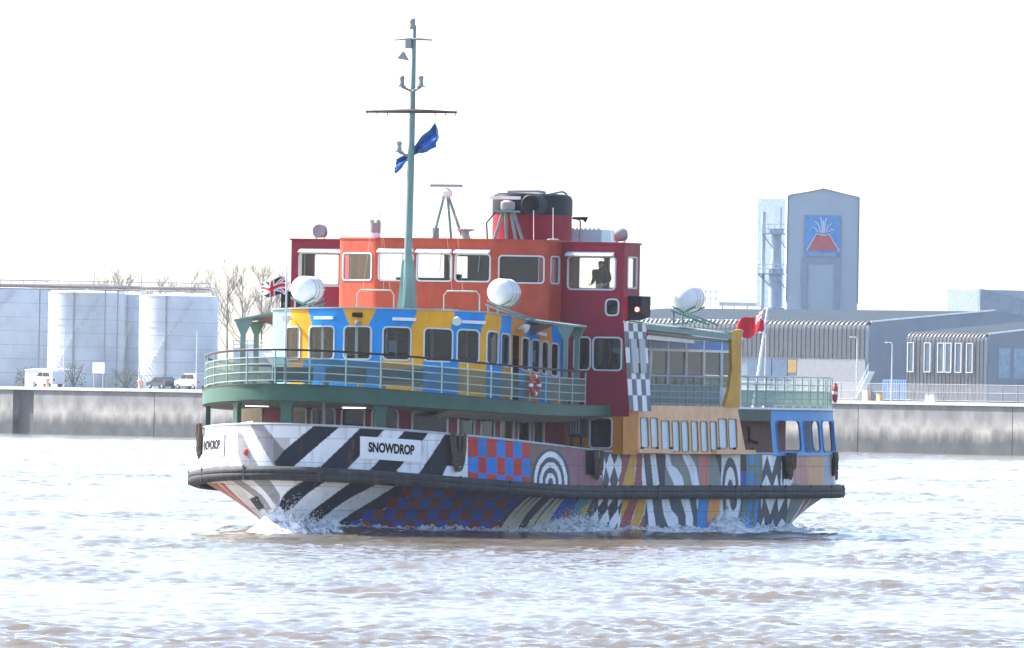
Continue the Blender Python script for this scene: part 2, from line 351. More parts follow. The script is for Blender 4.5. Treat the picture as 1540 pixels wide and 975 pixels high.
('W',[(30.87,0.017),(30.84,-0.1),(30.78,-0.1),(30.71,-0.1),(30.62,-0.1),(30.52,-0.1),(30.39,-0.1),(30.23,-0.1),(30.1,-0.1),(30.01,-0.1),(29.88,-0.1),(29.82,-0.1),(29.75,-0.1),(29.72,-0.055),(29.72,0.089),(29.75,0.233),(29.82,0.368),(29.91,0.476),(30.01,0.565),(30.14,0.619),(30.26,0.646),(30.39,0.637),(30.52,0.601),(30.65,0.521),(30.74,0.422),(30.81,0.305),(30.84,0.161),(30.87,0.017)]),
('SL',[(30.58,0.017),(30.58,-0.055),(30.55,-0.1),(30.52,-0.1),(30.46,-0.1),(30.39,-0.1),(30.33,-0.1),(30.26,-0.1),(30.2,-0.1),(30.14,-0.1),(30.07,-0.1),(30.04,-0.1),(30.01,-0.082),(30.01,-0.019),(30.01,0.053),(30.01,0.116),(30.04,0.179),(30.1,0.233),(30.14,0.278),(30.2,0.305),(30.26,0.314),(30.36,0.305),(30.42,0.287),(30.46,0.251),(30.52,0.206),(30.55,0.152),(30.58,0.089),(30.58,0.017)]),
('BLK',[(31.35,1.132),(32.06,1.141),(32.02,0.538),(31.35,0.538)]),
('DB',[(31.35,0.538),(31.96,0.538),(31.96,-0.1),(31.32,-0.091)]),
('TE',[(31.99,1.141),(32.34,1.141),(32.31,-0.1),(31.96,-0.1)]),
('BB',[(32.34,1.141),(32.76,1.141),(32.73,-0.1),(32.31,-0.1)]),
('OL',[(32.76,1.141),(33.05,1.141),(33.02,-0.1),(32.73,-0.1)]),
('BB',[(33.05,1.141),(33.31,1.141),(33.27,-0.1),(33.02,-0.1)]),
('OL',[(33.31,1.141),(33.66,1.141),(33.59,-0.1),(33.27,-0.1)]),
('TE',[(31.96,0.538),(32.34,0.538),(32.31,0.386),(31.96,0.386)]),
('OL',[(32.34,0.7),(32.76,0.7),(32.76,0.538),(32.34,0.538)]),
('TE',[(33.02,0.458),(33.27,0.458),(33.27,0.305),(33.02,0.305)]),
('W',[(33.66,1.141),(36.86,1.15),(36.83,-0.1),(33.59,-0.1)]),
('SL',[(34.14,0.961),(34.62,0.467),(35.29,1.105),(35.71,1.105),(35.45,-0.1),(35.13,0.467),(34.65,0.062),(34.04,0.458),(33.56,0.179),(33.56,0.458)]),
('BLK',[(35.64,1.024),(36.83,1.024),(36.8,0.323),(35.64,0.323)]),
('SL',[(35.64,0.323),(35.87,0.323),(35.77,0.062)]),
('PP',[(36.83,1.15),(38.33,1.15),(38.3,-0.1),(36.8,-0.1)]),
('PE',[(38.33,1.15),(40.51,1.15),(40.45,-0.1),(38.3,-0.1)]),
('LG',[(40.51,1.15),(42.94,1.15),(42.85,-0.1),(40.45,-0.1)]),
('GG',[(36.64,0.224),(37.92,0.161),(37.72,-0.1),(36.64,-0.1)])]
PAINT_LO=[('W',[(-6.62,-0.15),(4.71,-0.15),(8.52,1.35),(-7.2,0.303)]),
('N',[(1.16,0.058),(1.93,0.039),(0.81,0.586),(-1.47,0.765),(-0.73,0.595),(-0.19,0.435)]),
('N',[(2.76,0.048),(3.59,0.02),(3.75,0.095),(3.33,0.378),(2.98,0.69),(2.79,0.869),(1.83,0.793),(2.05,0.652),(2.47,0.378)]),
('N',[(4.52,0.058),(5.61,0.02),(5.67,0.256),(5.35,0.529),(4.68,0.793),(4.36,0.992),(3.78,0.925),(3.97,0.775),(4.39,0.416)]),
('G',[(-1.53,0.076),(-0.67,0.076),(-0.22,0.388),(-0.73,0.68),(-1.05,0.454)]),
('G',[(-2.97,0.058),(-2.2,0.114),(-1.63,0.388),(-1.63,0.595),(-2.88,0.68),(-2.49,0.388)]),
('N',[(-3.33,0.425),(-2.08,0.378),(-2.46,0.576),(-4.13,0.633)]),
('RS',[(-7.2,0.058),(-7.07,0.086),(-7.2,0.68),(-7.2,0.642)]),
('RS',[(-7.2,0.095),(-5.6,0.114),(-7.2,0.708),(-7.2,0.671)]),
('RS',[(-5.57,0.133),(-4.73,0.133),(-7.2,0.737),(-7.2,0.708)]),
('RS',[(-4.45,0.152),(-3.93,0.152),(-6.27,0.765),(-7.2,0.746)]),
('MR',[(5.32,-0.065),(9.67,-0.15),(12.56,1.35),(6.12,1.35),(5.96,0.576)]),
('MR',[(4.87,-0.093),(5.32,-0.112),(5.58,0.095),(5.13,0.105)]),
('DB',[(5.32,-0.112),(5.8,-0.122),(6.02,0.086),(5.58,0.095)]),
('MR',[(5.8,-0.122),(6.31,-0.141),(6.44,0.067),(6.02,0.086)]),
('DB',[(6.31,-0.141),(6.82,-0.15),(6.92,0.058),(6.44,0.067)]),
('MR',[(6.82,-0.15),(7.34,-0.15),(7.37,0.039),(6.92,0.058)]),
('DB',[(7.34,-0.15),(7.91,-0.15),(7.85,0.02),(7.37,0.039)]),
('MR',[(7.91,-0.15),(8.49,-0.15),(8.39,0.01),(7.85,0.02)]),
('DB',[(8.49,-0.15),(9.13,-0.15),(8.97,-0.008),(8.39,0.01)]),
('MR',[(9.13,-0.15),(9.8,-0.15),(9.64,-0.027),(8.97,-0.008)]),
('DB',[(9.8,-0.15),(10.54,-0.15),(10.35,-0.046),(9.64,-0.027)]),
('MR',[(10.54,-0.15),(11.31,-0.15),(11.12,-0.065),(10.35,-0.046)]),
('DB',[(11.31,-0.15),(12.17,-0.15),(11.95,-0.075),(11.12,-0.065)]),
('MR',[(12.17,-0.15),(13.16,-0.15),(12.91,-0.093),(11.95,-0.075)]),
('DB',[(13.16,-0.15),(14.22,-0.15),(13.93,-0.103),(12.91,-0.093)]),
('MR',[(14.22,-0.15),(15.28,-0.15),(14.99,-0.112),(13.93,-0.103)]),
('MR',[(4.78,0.124),(5.16,0.105),(5.77,0.303),(5.32,0.322)]),
('DB',[(5.16,0.105),(5.61,0.095),(6.22,0.293),(5.77,0.303)]),
('MR',[(5.61,0.095),(6.06,0.086),(6.7,0.284),(6.22,0.293)]),
('DB',[(6.06,0.086),(6.47,0.067),(7.21,0.275),(6.7,0.284)]),
('MR',[(6.47,0.067),(6.92,0.048),(7.72,0.265),(7.21,0.275)]),
('DB',[(6.92,0.048),(7.4,0.039),(8.2,0.246),(7.72,0.265)]),
('MR',[(7.4,0.039),(7.88,0.02),(8.75,0.237),(8.2,0.246)]),
('DB',[(7.88,0.02),(8.43,0.01),(9.32,0.227),(8.75,0.237)]),
('MR',[(8.43,0.01),(9,-0.008),(9.87,0.208),(9.32,0.227)]),
('DB',[(9,-0.008),(9.67,-0.027),(10.51,0.199),(9.87,0.208)]),
('MR',[(9.67,-0.027),(10.38,-0.046),(11.15,0.19),(10.51,0.199)]),
('DB',[(10.38,-0.046),(11.15,-0.065),(11.88,0.18),(11.15,0.19)]),
('MR',[(11.15,-0.065),(12.01,-0.084),(12.62,0.161),(11.88,0.18)]),
('DB',[(12.01,-0.084),(12.97,-0.093),(13.48,0.152),(12.62,0.161)]),
('MR',[(12.97,-0.093),(14,-0.112),(14.41,0.152),(13.48,0.152)]),
('DB',[(14,-0.112),(15.05,-0.122),(15.34,0.142),(14.41,0.152)]),
('MR',[(4.9,0.331),(5.35,0.322),(5.93,0.52),(5.45,0.529)]),
('DB',[(5.35,0.322),(5.8,0.303),(6.41,0.51),(5.93,0.52)]),
('MR',[(5.8,0.303),(6.25,0.293),(6.89,0.501),(6.41,0.51)]),
('DB',[(6.25,0.293),(6.73,0.284),(7.4,0.492),(6.89,0.501)]),
('MR',[(6.73,0.284),(7.24,0.275),(7.95,0.492),(7.4,0.492)]),
('DB',[(7.24,0.275),(7.72,0.256),(8.46,0.482),(7.95,0.492)]),
('MR',[(7.72,0.256),(8.23,0.246),(9,0.473),(8.46,0.482)]),
('DB',[(8.23,0.246),(8.78,0.237),(9.55,0.463),(9,0.473)]),
('MR',[(8.78,0.237),(9.35,0.227),(10.12,0.454),(9.55,0.463)]),
('DB',[(9.35,0.227),(9.9,0.208),(10.73,0.444),(10.12,0.454)]),
('MR',[(9.9,0.208),(10.54,0.199),(11.37,0.435),(10.73,0.444)]),
('DB',[(10.54,0.199),(11.21,0.19),(12.01,0.425),(11.37,0.435)]),
('MR',[(11.21,0.19),(11.88,0.171),(12.72,0.416),(12.01,0.425)]),
('DB',[(11.88,0.171),(12.68,0.161),(13.48,0.416),(12.72,0.416)]),
('MR',[(12.68,0.161),(13.55,0.152),(14.29,0.407),(13.48,0.416)]),
('DB',[(13.55,0.152),(14.45,0.142),(15.12,0.407),(14.29,0.407)]),
('MR',[(14.45,0.142),(15.41,0.142),(15.95,0.407),(15.12,0.407)]),
('DB',[(4.52,0.548),(5,0.539),(5.45,0.746),(4.94,0.746)]),
('MR',[(5,0.539),(5.48,0.529),(5.96,0.737),(5.45,0.746)]),
('DB',[(5.48,0.529),(5.96,0.52),(6.47,0.737),(5.96,0.737)]),
('MR',[(5.96,0.52),(6.44,0.51),(6.98,0.727),(6.47,0.737)]),
('DB',[(6.44,0.51),(6.92,0.501),(7.5,0.727),(6.98,0.727)]),
('MR',[(6.92,0.501),(7.43,0.492),(8.01,0.718),(7.5,0.727)]),
('DB',[(7.43,0.492),(7.95,0.482),(8.55,0.708),(8.01,0.718)]),
('MR',[(7.95,0.482),(8.49,0.482),(9.1,0.708),(8.55,0.708)]),
('DB',[(8.49,0.482),(9.03,0.473),(9.64,0.699),(9.1,0.708)]),
('MR',[(9.03,0.473),(9.58,0.463),(10.22,0.699),(9.64,0.699)]),
('DB',[(9.58,0.463),(10.15,0.454),(10.8,0.69),(10.22,0.699)]),
('MR',[(10.15,0.454),(10.76,0.444),(11.4,0.69),(10.8,0.69)]),
('DB',[(10.76,0.444),(11.4,0.435),(12.01,0.68),(11.4,0.69)]),
('MR',[(11.4,0.435),(12.08,0.425),(12.68,0.68),(12.01,0.68)]),
('DB',[(12.08,0.425),(12.78,0.416),(13.36,0.671),(12.68,0.68)]),
('MR',[(12.78,0.416),(13.55,0.416),(14.06,0.671),(13.36,0.671)]),
('DB',[(13.55,0.416),(14.32,0.407),(14.8,0.671),(14.06,0.671)]),
('MR',[(14.32,0.407),(15.15,0.407),(15.57,0.671),(14.8,0.671)]),
('DB',[(15.15,0.407),(16.01,0.407),(16.33,0.661),(15.57,0.671)]),
('DB',[(4.46,0.756),(4.97,0.746),(5.29,0.963),(4.74,0.963)]),
('MR',[(4.97,0.746),(5.48,0.746),(5.8,0.954),(5.29,0.963)]),
('DB',[(5.48,0.746),(5.99,0.737),(6.34,0.954),(5.8,0.954)]),
('MR',[(5.99,0.737),(6.5,0.737),(6.86,0.954),(6.34,0.954)]),
('DB',[(6.5,0.737),(7.02,0.727),(7.37,0.944),(6.86,0.954)]),
('MR',[(7.02,0.727),(7.53,0.727),(7.91,0.944),(7.37,0.944)]),
('DB',[(7.53,0.727),(8.04,0.718),(8.43,0.944),(7.91,0.944)]),
('MR',[(8.04,0.718),(8.59,0.708),(8.97,0.944),(8.43,0.944)]),
('DB',[(8.59,0.708),(9.13,0.708),(9.51,0.935),(8.97,0.944)]),
('MR',[(9.13,0.708),(9.67,0.699),(10.09,0.944),(9.51,0.935)]),
('DB',[(9.67,0.699),(10.25,0.699),(10.64,0.935),(10.09,0.944)]),
('MR',[(10.25,0.699),(10.83,0.69),(11.24,0.935),(10.64,0.935)]),
('DB',[(10.83,0.69),(11.44,0.69),(11.82,0.935),(11.24,0.935)]),
('MR',[(11.44,0.69),(12.08,0.68),(12.43,0.935),(11.82,0.935)]),
('DB',[(12.08,0.68),(12.72,0.68),(13.07,0.935),(12.43,0.935)]),
('MR',[(12.72,0.68),(13.39,0.671),(13.71,0.925),(13.07,0.935)]),
('DB',[(13.39,0.671),(14.13,0.671),(14.38,0.925),(13.71,0.925)]),
('MR',[(14.13,0.671),(14.86,0.671),(15.09,0.925),(14.38,0.925)]),
('DB',[(14.86,0.671),(15.6,0.661),(15.82,0.925),(15.09,0.925)]),
('MR',[(15.6,0.661),(16.4,0.661),(16.56,0.925),(15.82,0.925)]),
('DK',[(11.15,0.039),(14.45,0.001),(15.44,0.907),(12.33,0.916)]),
('CR',[(11.63,0.086),(11.82,0.076),(12.65,0.775),(12.56,0.916),(12.4,0.916)]),
('CR',[(12.01,0.076),(12.24,0.076),(13,0.775),(12.91,0.916),(12.72,0.916)]),
('CR',[(12.4,0.076),(12.62,0.067),(13.32,0.775),(13.2,0.916),(13.04,0.916)]),
('CR',[(13.48,0.058),(13.74,0.058),(14.16,0.775),(14,0.916),(13.81,0.916)]),
('CR',[(13.97,0.058),(14.22,0.048),(14.67,0.775),(14.48,0.916),(14.29,0.916)]),
('CR',[(14.35,0.048),(14.64,0.048),(15.09,0.775),(14.89,0.916),(14.7,0.916)]),
('DB',[(14.45,0.001),(15.79,-0.008),(16.56,0.907),(15.34,0.916)]),
('RB',[(15.57,0.416),(16.17,0.416),(16.11,0.633),(15.76,0.633)]),
('TE',[(15.79,-0.008),(18.35,-0.008),(18.29,0.916),(16.56,0.907)]),
('Y',[(16.85,0.378),(17.14,0.237),(17.62,0.558),(17.17,0.699)]),
('DK',[(17.14,0.039),(19.98,0.039),(20.75,1.142),(17.68,1.133)]),
('W',[(17.46,0.086),(18.16,0.086),(18.13,0.369)]),
('W',[(18.35,0.086),(19.06,0.086),(18.96,0.369)]),
('W',[(19.31,0.095),(20.05,0.095),(19.86,0.369)]),
('W',[(18.13,0.388),(18.7,0.652),(18.38,0.992),(17.97,0.69)]),
('W',[(19.02,0.388),(19.6,0.652),(19.22,0.992),(18.8,0.69)]),
('W',[(19.95,0.388),(20.5,0.652),(20.08,0.992),(19.66,0.69)]),
('Y',[(19.86,0.039),(20.72,0.039),(20.82,0.388),(20.72,0.737),(20.37,0.51)]),
('RB',[(20.63,0.039),(21.36,0.039),(21.59,0.539),(21.65,0.954),(21.65,1.142),(20.5,1.142),(20.69,0.765)]),
('Y',[(21.3,0.039),(22,0.039),(22.55,0.492),(22.42,0.954),(22.32,1.142),(21.52,1.142),(21.68,0.595)]),
('RB',[(22.61,0.492),(23.8,1.142),(22.35,1.142),(22.48,0.954)]),
('SL',[(22,0.039),(27.29,0.048),(29.4,1.161),(23.73,1.142),(22.67,0.52)]),
('W',[(21.91,0.039),(22.45,0.039),(23.92,0.642),(24.98,1.152),(24.08,1.142),(23.15,0.595)]),
('W',[(23.32,0.039),(24.02,0.039),(25.24,0.425),(26.23,0.595),(27.13,0.982),(27.35,1.152),(26.87,1.152),(25.97,0.85),(25.56,0.803),(24.6,0.52)]),
('W',[(25.17,0.039),(26.13,0.048),(27.89,0.605),(28.92,1.161),(28.18,1.161),(26.97,0.548)]),
('W',[(26.9,0.048),(27.25,0.048),(28.25,0.454),(28.44,0.605)]),
('BB',[(27.25,0.048),(28.34,0.048),(30.55,1.161),(29.37,1.161)]),
('OR',[(28.41,0.086),(29.62,0.086),(31.86,1.208),(30.55,1.199)]),
('W',[(29.62,0.086),(31.96,0.086),(34.43,1.218),(31.86,1.208)]),
('SL',[(32.18,0.152),(32.7,0.341),(33.05,0.51),(33.27,0.661),(33.34,0.793),(33.27,0.888),(33.08,0.935),(32.83,0.944),(32.5,0.916),(32.12,0.841),(31.67,0.727),(31.19,0.586),(30.68,0.425),(30.17,0.246),(29.66,0.058),(29.56,-0.112),(29.66,-0.15),(29.82,-0.15),(30.04,-0.15),(30.26,-0.15),(30.52,-0.15),(30.81,-0.15),(31.03,-0.15),(31.29,-0.15),(31.45,-0.15),(31.61,-0.15),(31.7,-0.027),(32.18,0.152)]),
('W',[(31.83,0.152),(32.18,0.284),(32.44,0.407),(32.63,0.52),(32.7,0.605),(32.7,0.671),(32.6,0.708),(32.44,0.718),(32.18,0.69),(31.9,0.642),(31.58,0.567),(31.19,0.463),(30.84,0.35),(30.46,0.218),(30.07,0.086),(29.88,-0.037),(29.94,-0.15),(30.07,-0.15),(30.2,-0.15),(30.39,-0.15),(30.55,-0.15),(30.74,-0.15),(30.9,-0.15),(31.06,-0.15),(31.19,-0.15),(31.29,-0.093),(31.45,0.029),(31.83,0.152)]),
('SL',[(31.45,0.152),(31.64,0.227),(31.8,0.293),(31.9,0.35),(31.96,0.397),(31.93,0.425),(31.93,0.454),(31.83,0.454),(31.7,0.444),(31.54,0.416),(31.35,0.369),(31.16,0.322),(30.97,0.256),(30.74,0.19),(30.58,0.124),(30.39,0.048),(30.3,-0.008),(30.33,-0.065),(30.42,-0.103),(30.49,-0.131),(30.58,-0.141),(30.68,-0.141),(30.74,-0.122),(30.84,-0.084),(30.9,-0.037),(31,0.02),(31.22,0.086),(31.45,0.152)]),
('TE',[(31.96,0.086),(32.34,0.086),(34.81,1.218),(34.43,1.218)]),
('OL',[(32.34,0.086),(32.57,0.086),(35.07,1.218),(34.81,1.218)]),
('BB',[(32.57,0.086),(32.99,0.086),(35.55,1.218),(35.07,1.218)]),
('OL',[(32.99,0.086),(33.31,0.086),(35.87,1.218),(35.55,1.218)]),
('BB',[(33.31,0.086),(33.72,0.086),(36.35,1.218),(35.87,1.218)]),
('OL',[(33.79,0.51),(34.23,0.51),(34.59,0.652),(34.14,0.652)]),
('TE',[(34.75,0.586),(35.16,0.586),(35.83,0.869),(35.39,0.869)]),
('BB',[(33.5,0.652),(34.14,0.652),(35.07,1.218),(34.43,1.218)]),
('SL',[(33.72,0.086),(37.28,0.086),(41.09,1.227),(36.09,1.218)]),
('W',[(34.07,0.086),(35.48,0.086),(36.16,0.567)]),
('W',[(35.42,0.086),(36.48,0.086),(36.96,0.51)]),
('W',[(36.44,0.086),(37.02,0.086),(37.95,0.463)]),
('W',[(35.58,0.605),(35.96,1.114),(37.02,1.114)]),
('W',[(36.83,0.671),(36.99,1.114),(37.98,1.124)]),
('W',[(37.85,0.642),(37.95,1.124),(42.94,1.152)]),
('W',[(33.72,0.086),(34.07,0.086),(34.84,0.444)]),
('GG',[(37.02,0.086),(38.62,0.086),(41.18,1.142),(40.29,1.237)]),
('PK',[(38.52,0.086),(39.39,0.086),(41.6,0.812),(41.53,0.85)]),
('OR',[(39.55,0.095),(40.13,0.095),(42.08,0.624),(42.01,0.642)]),
('LG',[(40.25,0.095),(44,0.001),(41.34,1.02),(41.15,1.171),(41.69,0.775)])]

# ================================================================== the ferry
# ship coordinates: u = metres aft of the stem, v = metres to port, z = metres above the water
TH = R(21.7)
SHIP_LOC = (-7.80, 400.0, 0.0)
SHIP_RZ = math.atan2(-math.cos(TH), -math.sin(TH))
def ship_thing(name, u, v, z, rz=0.0):
    e = empty(name)
    e.matrix_world = Matrix.Translation(SHIP_LOC) @ Matrix.Rotation(SHIP_RZ, 4, 'Z') @ Matrix.Translation((-u, v, z)) @ Matrix.Rotation(rz, 4, 'Z')
    return e
ferry = empty('ferry', SHIP_LOC, SHIP_RZ)
tag(ferry, 'passenger ferry painted in multicoloured dazzle patterns steaming across the river', 'ferry')

SHL, SHB, EB, ES = 46.3, 6.05, 10.3, 11.0
def _curve():
    a = np.linspace(0, math.pi / 2, 400); bow = np.c_[EB - EB * np.cos(a), SHB * np.sin(a)]
    mid = np.c_[np.linspace(EB, SHL - ES, 400)[1:], np.full(399, SHB)]
    a = np.linspace(math.pi / 2, 0, 400)[1:]; st = np.c_[SHL - ES + ES * np.cos(a), SHB * np.sin(a)]
    p = np.r_[bow, mid, st]
    return np.r_[0, np.cumsum(np.hypot(*np.diff(p, axis=0).T))], p
CS, CP = _curve(); SMAX = CS[-1]
def plan(s):
    s = np.asarray(s, float); a = np.abs(s)
    return np.interp(a, CS, CP[:, 0]), np.sign(s) * np.interp(a, CS, CP[:, 1])
def zbelt(u): return 1.55 + 0.55 * np.clip(1 - u / 14, 0, 1) ** 2
def ztop(u): return 2.92 + 0.83 * np.clip(1 - u / 17.5, 0, 1) ** 1.4
def bw(u):
    f = np.where(u < 20.5, 1 - np.clip(1 - (u - .5) / 20, 0, 1) ** 2.2, 1.0)
    g = np.where(u > 31, 1 - np.clip((u - 31) / 12.5, 0, 1) ** 2.2, 1.0)
    return 5.85 * f * g
def lower(s, w):
    u, v = plan(s); zb = zbelt(u)
    uw = .5 + u / SHL * 42.9; vw = np.sign(s) * bw(uw)
    g = 1 - (1 - np.clip(w, 0, 1)) ** 1.35 + np.clip(w - 1, 0, None) * .5
    return u + (uw - u) * g, v + (vw - v) * g, zb * (1 - w)
def upper(s, k):
    u, v = plan(s); return u, v * (1 - .006 * k), zbelt(u) + (ztop(u) - zbelt(u)) * k
def plan_normal(s):
    e = 0.02
    u0, v0 = plan(s - e); u1, v1 = plan(s + e)
    du, dv = u1 - u0, v1 - v0; l = np.hypot(du, dv)
    return -dv / l, du / l           # outward for the port half (s > 0); (u, v) components
def on_hull(s, k, d=0.0):            # point on the bulwark, d metres proud of it
    u, v, z = [float(q) for q in upper(s, k)]
    nu, nv = [float(q) for q in plan_normal(s)]
    return (u + nu * d, v + nv * d, z)

def paint_of(s, h, polys, base):
    col = np.tile(np.array(base), (s.size, 1))
    for c, poly in polys:
        col[inpoly(s.ravel(), h.ravel(), poly)] = PAINT[c]
    return col
sp_ = np.r_[np.arange(-SMAX, -9.0, 0.4), np.arange(-9.0, SMAX, 0.045), SMAX]
def shell(name, fn, hs, polys, base):
    Sg, Hg = np.meshgrid(sp_, hs)
    u, v, z = fn(Sg, Hg)
    ob = np_mesh(name, np.stack([-u, v, z], -1).reshape(-1, 3), gridfaces(len(hs), len(sp_)), PAINTED, ferry, paint_of(Sg, Hg, polys, base))
    return ob
# the far starboard side is not seen by the picture: plain stripes there
bulwark = shell('bulwark', upper, np.linspace(0, 1, 64), PAINT_UP, PAINT['W'])
hull = shell('hull', lower, np.linspace(0, 1.35, 80), PAINT_LO, PAINT['W'])
# thin capping along the bulwark top
def follow(sv, k, d, dz=0.0):
    out = []
    for s in sv:
        q = on_hull(s, k, d); out.append((q[0], q[1], q[2] + dz))
    return out
S().tube(follow(np.linspace(-SMAX + .05, SMAX - .05, 220), 1, 0, 0.0), 0.045, 6).build('bulwark_capping', mat('capping', (0.42, 0.43, 0.45), 0.5, dirt=0.4), ferry, 60)
# plate seams and freeing-port slits on the bulwark
# rubbing strake: rounded-box section swept round the ship
sect = [(-0.05, -0.25), (0.20, -0.25), (0.32, -0.20), (0.36, -0.10), (0.36, -0.03), (0.335, 0.0), (0.36, 0.03), (0.36, 0.10), (0.32, 0.19), (0.20, 0.235), (-0.05, 0.235)]
rows = []
for s in np.linspace(-SMAX + .01, SMAX - .01, 420):
    q = on_hull(s, 0, 0); nu, nv = [float(x) for x in plan_normal(s)]
    rows.append([(q[0] + nu * a, q[1] + nv * a, q[2] + b - 0.02) for a, b in sect])
strake = S().grid(rows).build('rubbing_strake', RUBBER, ferry, 50)
# strake joints: bolted clamp strips
for i, s in enumerate(np.arange(-6.5, 44, 2.6)):
    q = on_hull(s, 0, 0.33); q2 = on_hull(s + .07, 0, 0.33)
    mb = S(); nu, nv = [float(x) for x in plan_normal(s)]
    mb.prism([(q[0], q[1], q[2] - .27), (q2[0], q2[1], q2[2] - .27), (q2[0], q2[1], q2[2] + .24), (q[0], q[1], q[2] + .24)], (nu * .035, nv * .035, 0)).build('clamp_strip', RUBBER, strake)

# decks
def deck_plate(name, z_of_u, inset, u0, u1, m, parent, thick=0.06):
    mb = S(); ss = [s for s in np.linspace(0.0, SMAX, 260)]
    pu, pv = plan(np.array(ss)); k = (pu >= u0) & (pu <= u1)
    us, vs2 = pu[k], np.maximum(pv[k] - inset, 0.0)
    top = [[(a, b * f, float(z_of_u(a))) for f in (-1, -.5, 0, .5, 1)] for a, b in zip(us, vs2)]
    mb.grid(top); mb.grid([[(q[0], q[1], q[2] - thick) for q in r_] for r_ in top])
    return mb.build(name, m, parent)
deck_plate('main_deck', lambda u: ztop(u) - 1.05, 0.05, 0.2, 46, DECKM, ferry)
def zd(u): return 4.57 + 0.55 * np.clip(1 - np.asarray(u, float) / 14, 0, 1) ** 2
def band_h(u): return 0.36 + 0.20 * np.clip(1 - np.asarray(u, float) / 14, 0, 1)
DS = 0.35                                   # promenade deck edge: the plan curve pulled in
def deck_pt(s, d=0.0):
    u, v = [float(q) for q in plan(s)]; nu, nv = [float(q) for q in plan_normal(s)]
    return u + nu * (d - 0.12), v + nv * (d - 0.12)
prom = deck_plate('promenade_deck', lambda u: zd(u) - 0.02, 0.14, 0.15, 46, DECKM, ferry)
deck_plate('deck_soffit', lambda u: zd(u) - band_h(u) + 0.04, 0.16, 0.17, 15.7, SOFFIT, prom)
deck_plate('deck_soffit', lambda u: zd(u) - 0.22, 0.16, 15.7, 46, SOFFIT, prom)
def fascia(name, s0, s1, m, hfun, off=0.0, n=120, ztopo=0.0):
    mb = S(); rows = []
    for s in np.linspace(s0, s1, n):
        u, v = deck_pt(s, off); u2, v2 = deck_pt(s, off - 0.1); z1 = float(zd(u)) + ztopo; z0 = z1 - float(hfun(u))
        rows.append([(u2, v2, z1), (u, v, z1), (u, v, z0), (u2, v2, z0)])
    mb.grid(rows).build(name, m, prom, 40)
s157 = float(np.interp(15.7, CP[:800, 0], CS[:800])); s276 = float(np.interp(27.7, CP[:800, 0], CS[:800])); s32 = float(np.interp(31.9, CP[:800, 0], CS[:800]))
fascia('deck_fascia', -s157, s157, GREEN, band_h, 0.03, 200)
fascia('deck_lip', -s157, s157, mat('lip', (0.05, 0.06, 0.06), 0.5), lambda u: 0.03, 0.05, 200, 0.02)
for sg in (1, -1):
    fascia('deck_edge', sg * s276, sg * (SMAX - .02), WHITE, lambda u: 0.07, 0.05, 90, 0.03)
    fascia('aft_fascia', sg * s276, sg * s32, mat('dark_green', (0.025, 0.06, 0.05), 0.5), lambda u: 0.42, 0.02, 30, -0.04)
# grey haunch plates under the side deck
mb = S()
for sg in (1,):
    rows = []
    for s in np.linspace(6.6, s157 - .05, 30):
        u, v = deck_pt(s, 0.0); z = float(zd(u) - band_h(u)) + 0.02
        rows.append([(u, v * sg, z), (u, (v - .9) * sg, z - 0.26), (u, (v - 1.0) * sg, z - 0.24)])
    mb.grid(rows)
mb.build('haunch_plate', SOFFIT, prom, recalc=False)
for s in np.linspace(7.2, s157 - .3, 7):
    u, v = deck_pt(s, 0.0); z = float(zd(u) - band_h(u)) + 0.02
    S().prism([(u, v - .02, z - .01), (u, v - 1.0, z - .30), (u, v - 1.0, z - .02)], (0.05, 0, 0)).build('haunch_rib', SOFFIT, prom)
# columns between bulwark and promenade deck (flared heads)
for s, w in ((-2.43, .13), (0.05, .20), (3.56, .19), (-3.6 - 3.5, .13), (13.6, 0.0)):
    if w == 0: continue
    u, v = deck_pt(s, -0.10); zb = float(ztop(u)) - 0.1; zt = float(zd(u) - band_h(u)) + 0.02
    nu, nv = [float(q) for q in plan_normal(s)]; tu, tv = nv, -nu
    prof = []
    for f, k in ((0, 1.0), (.72, 1.0), (.84, 1.2), (.94, 1.75), (1.0, 2.3)): prof.append((w * k, zb + (zt - zb) * f))
    pts = [(u + tu * a, v + tv * a, h) for a, h in prof] + [(u - tu * a, v - tv * a, h) for a, h in prof[::-1]]
    S().prism(pts, (-nu * .16, -nv * .16, 0)).build('deck_column', GREEN, ferry)
for s in (1.46,):
    u, v = deck_pt(s, -0.9); S().tube([(u, v, 2.7), (u, v, 4.6)], 0.055, 8).build('stanchion', GREY, ferry, 60)

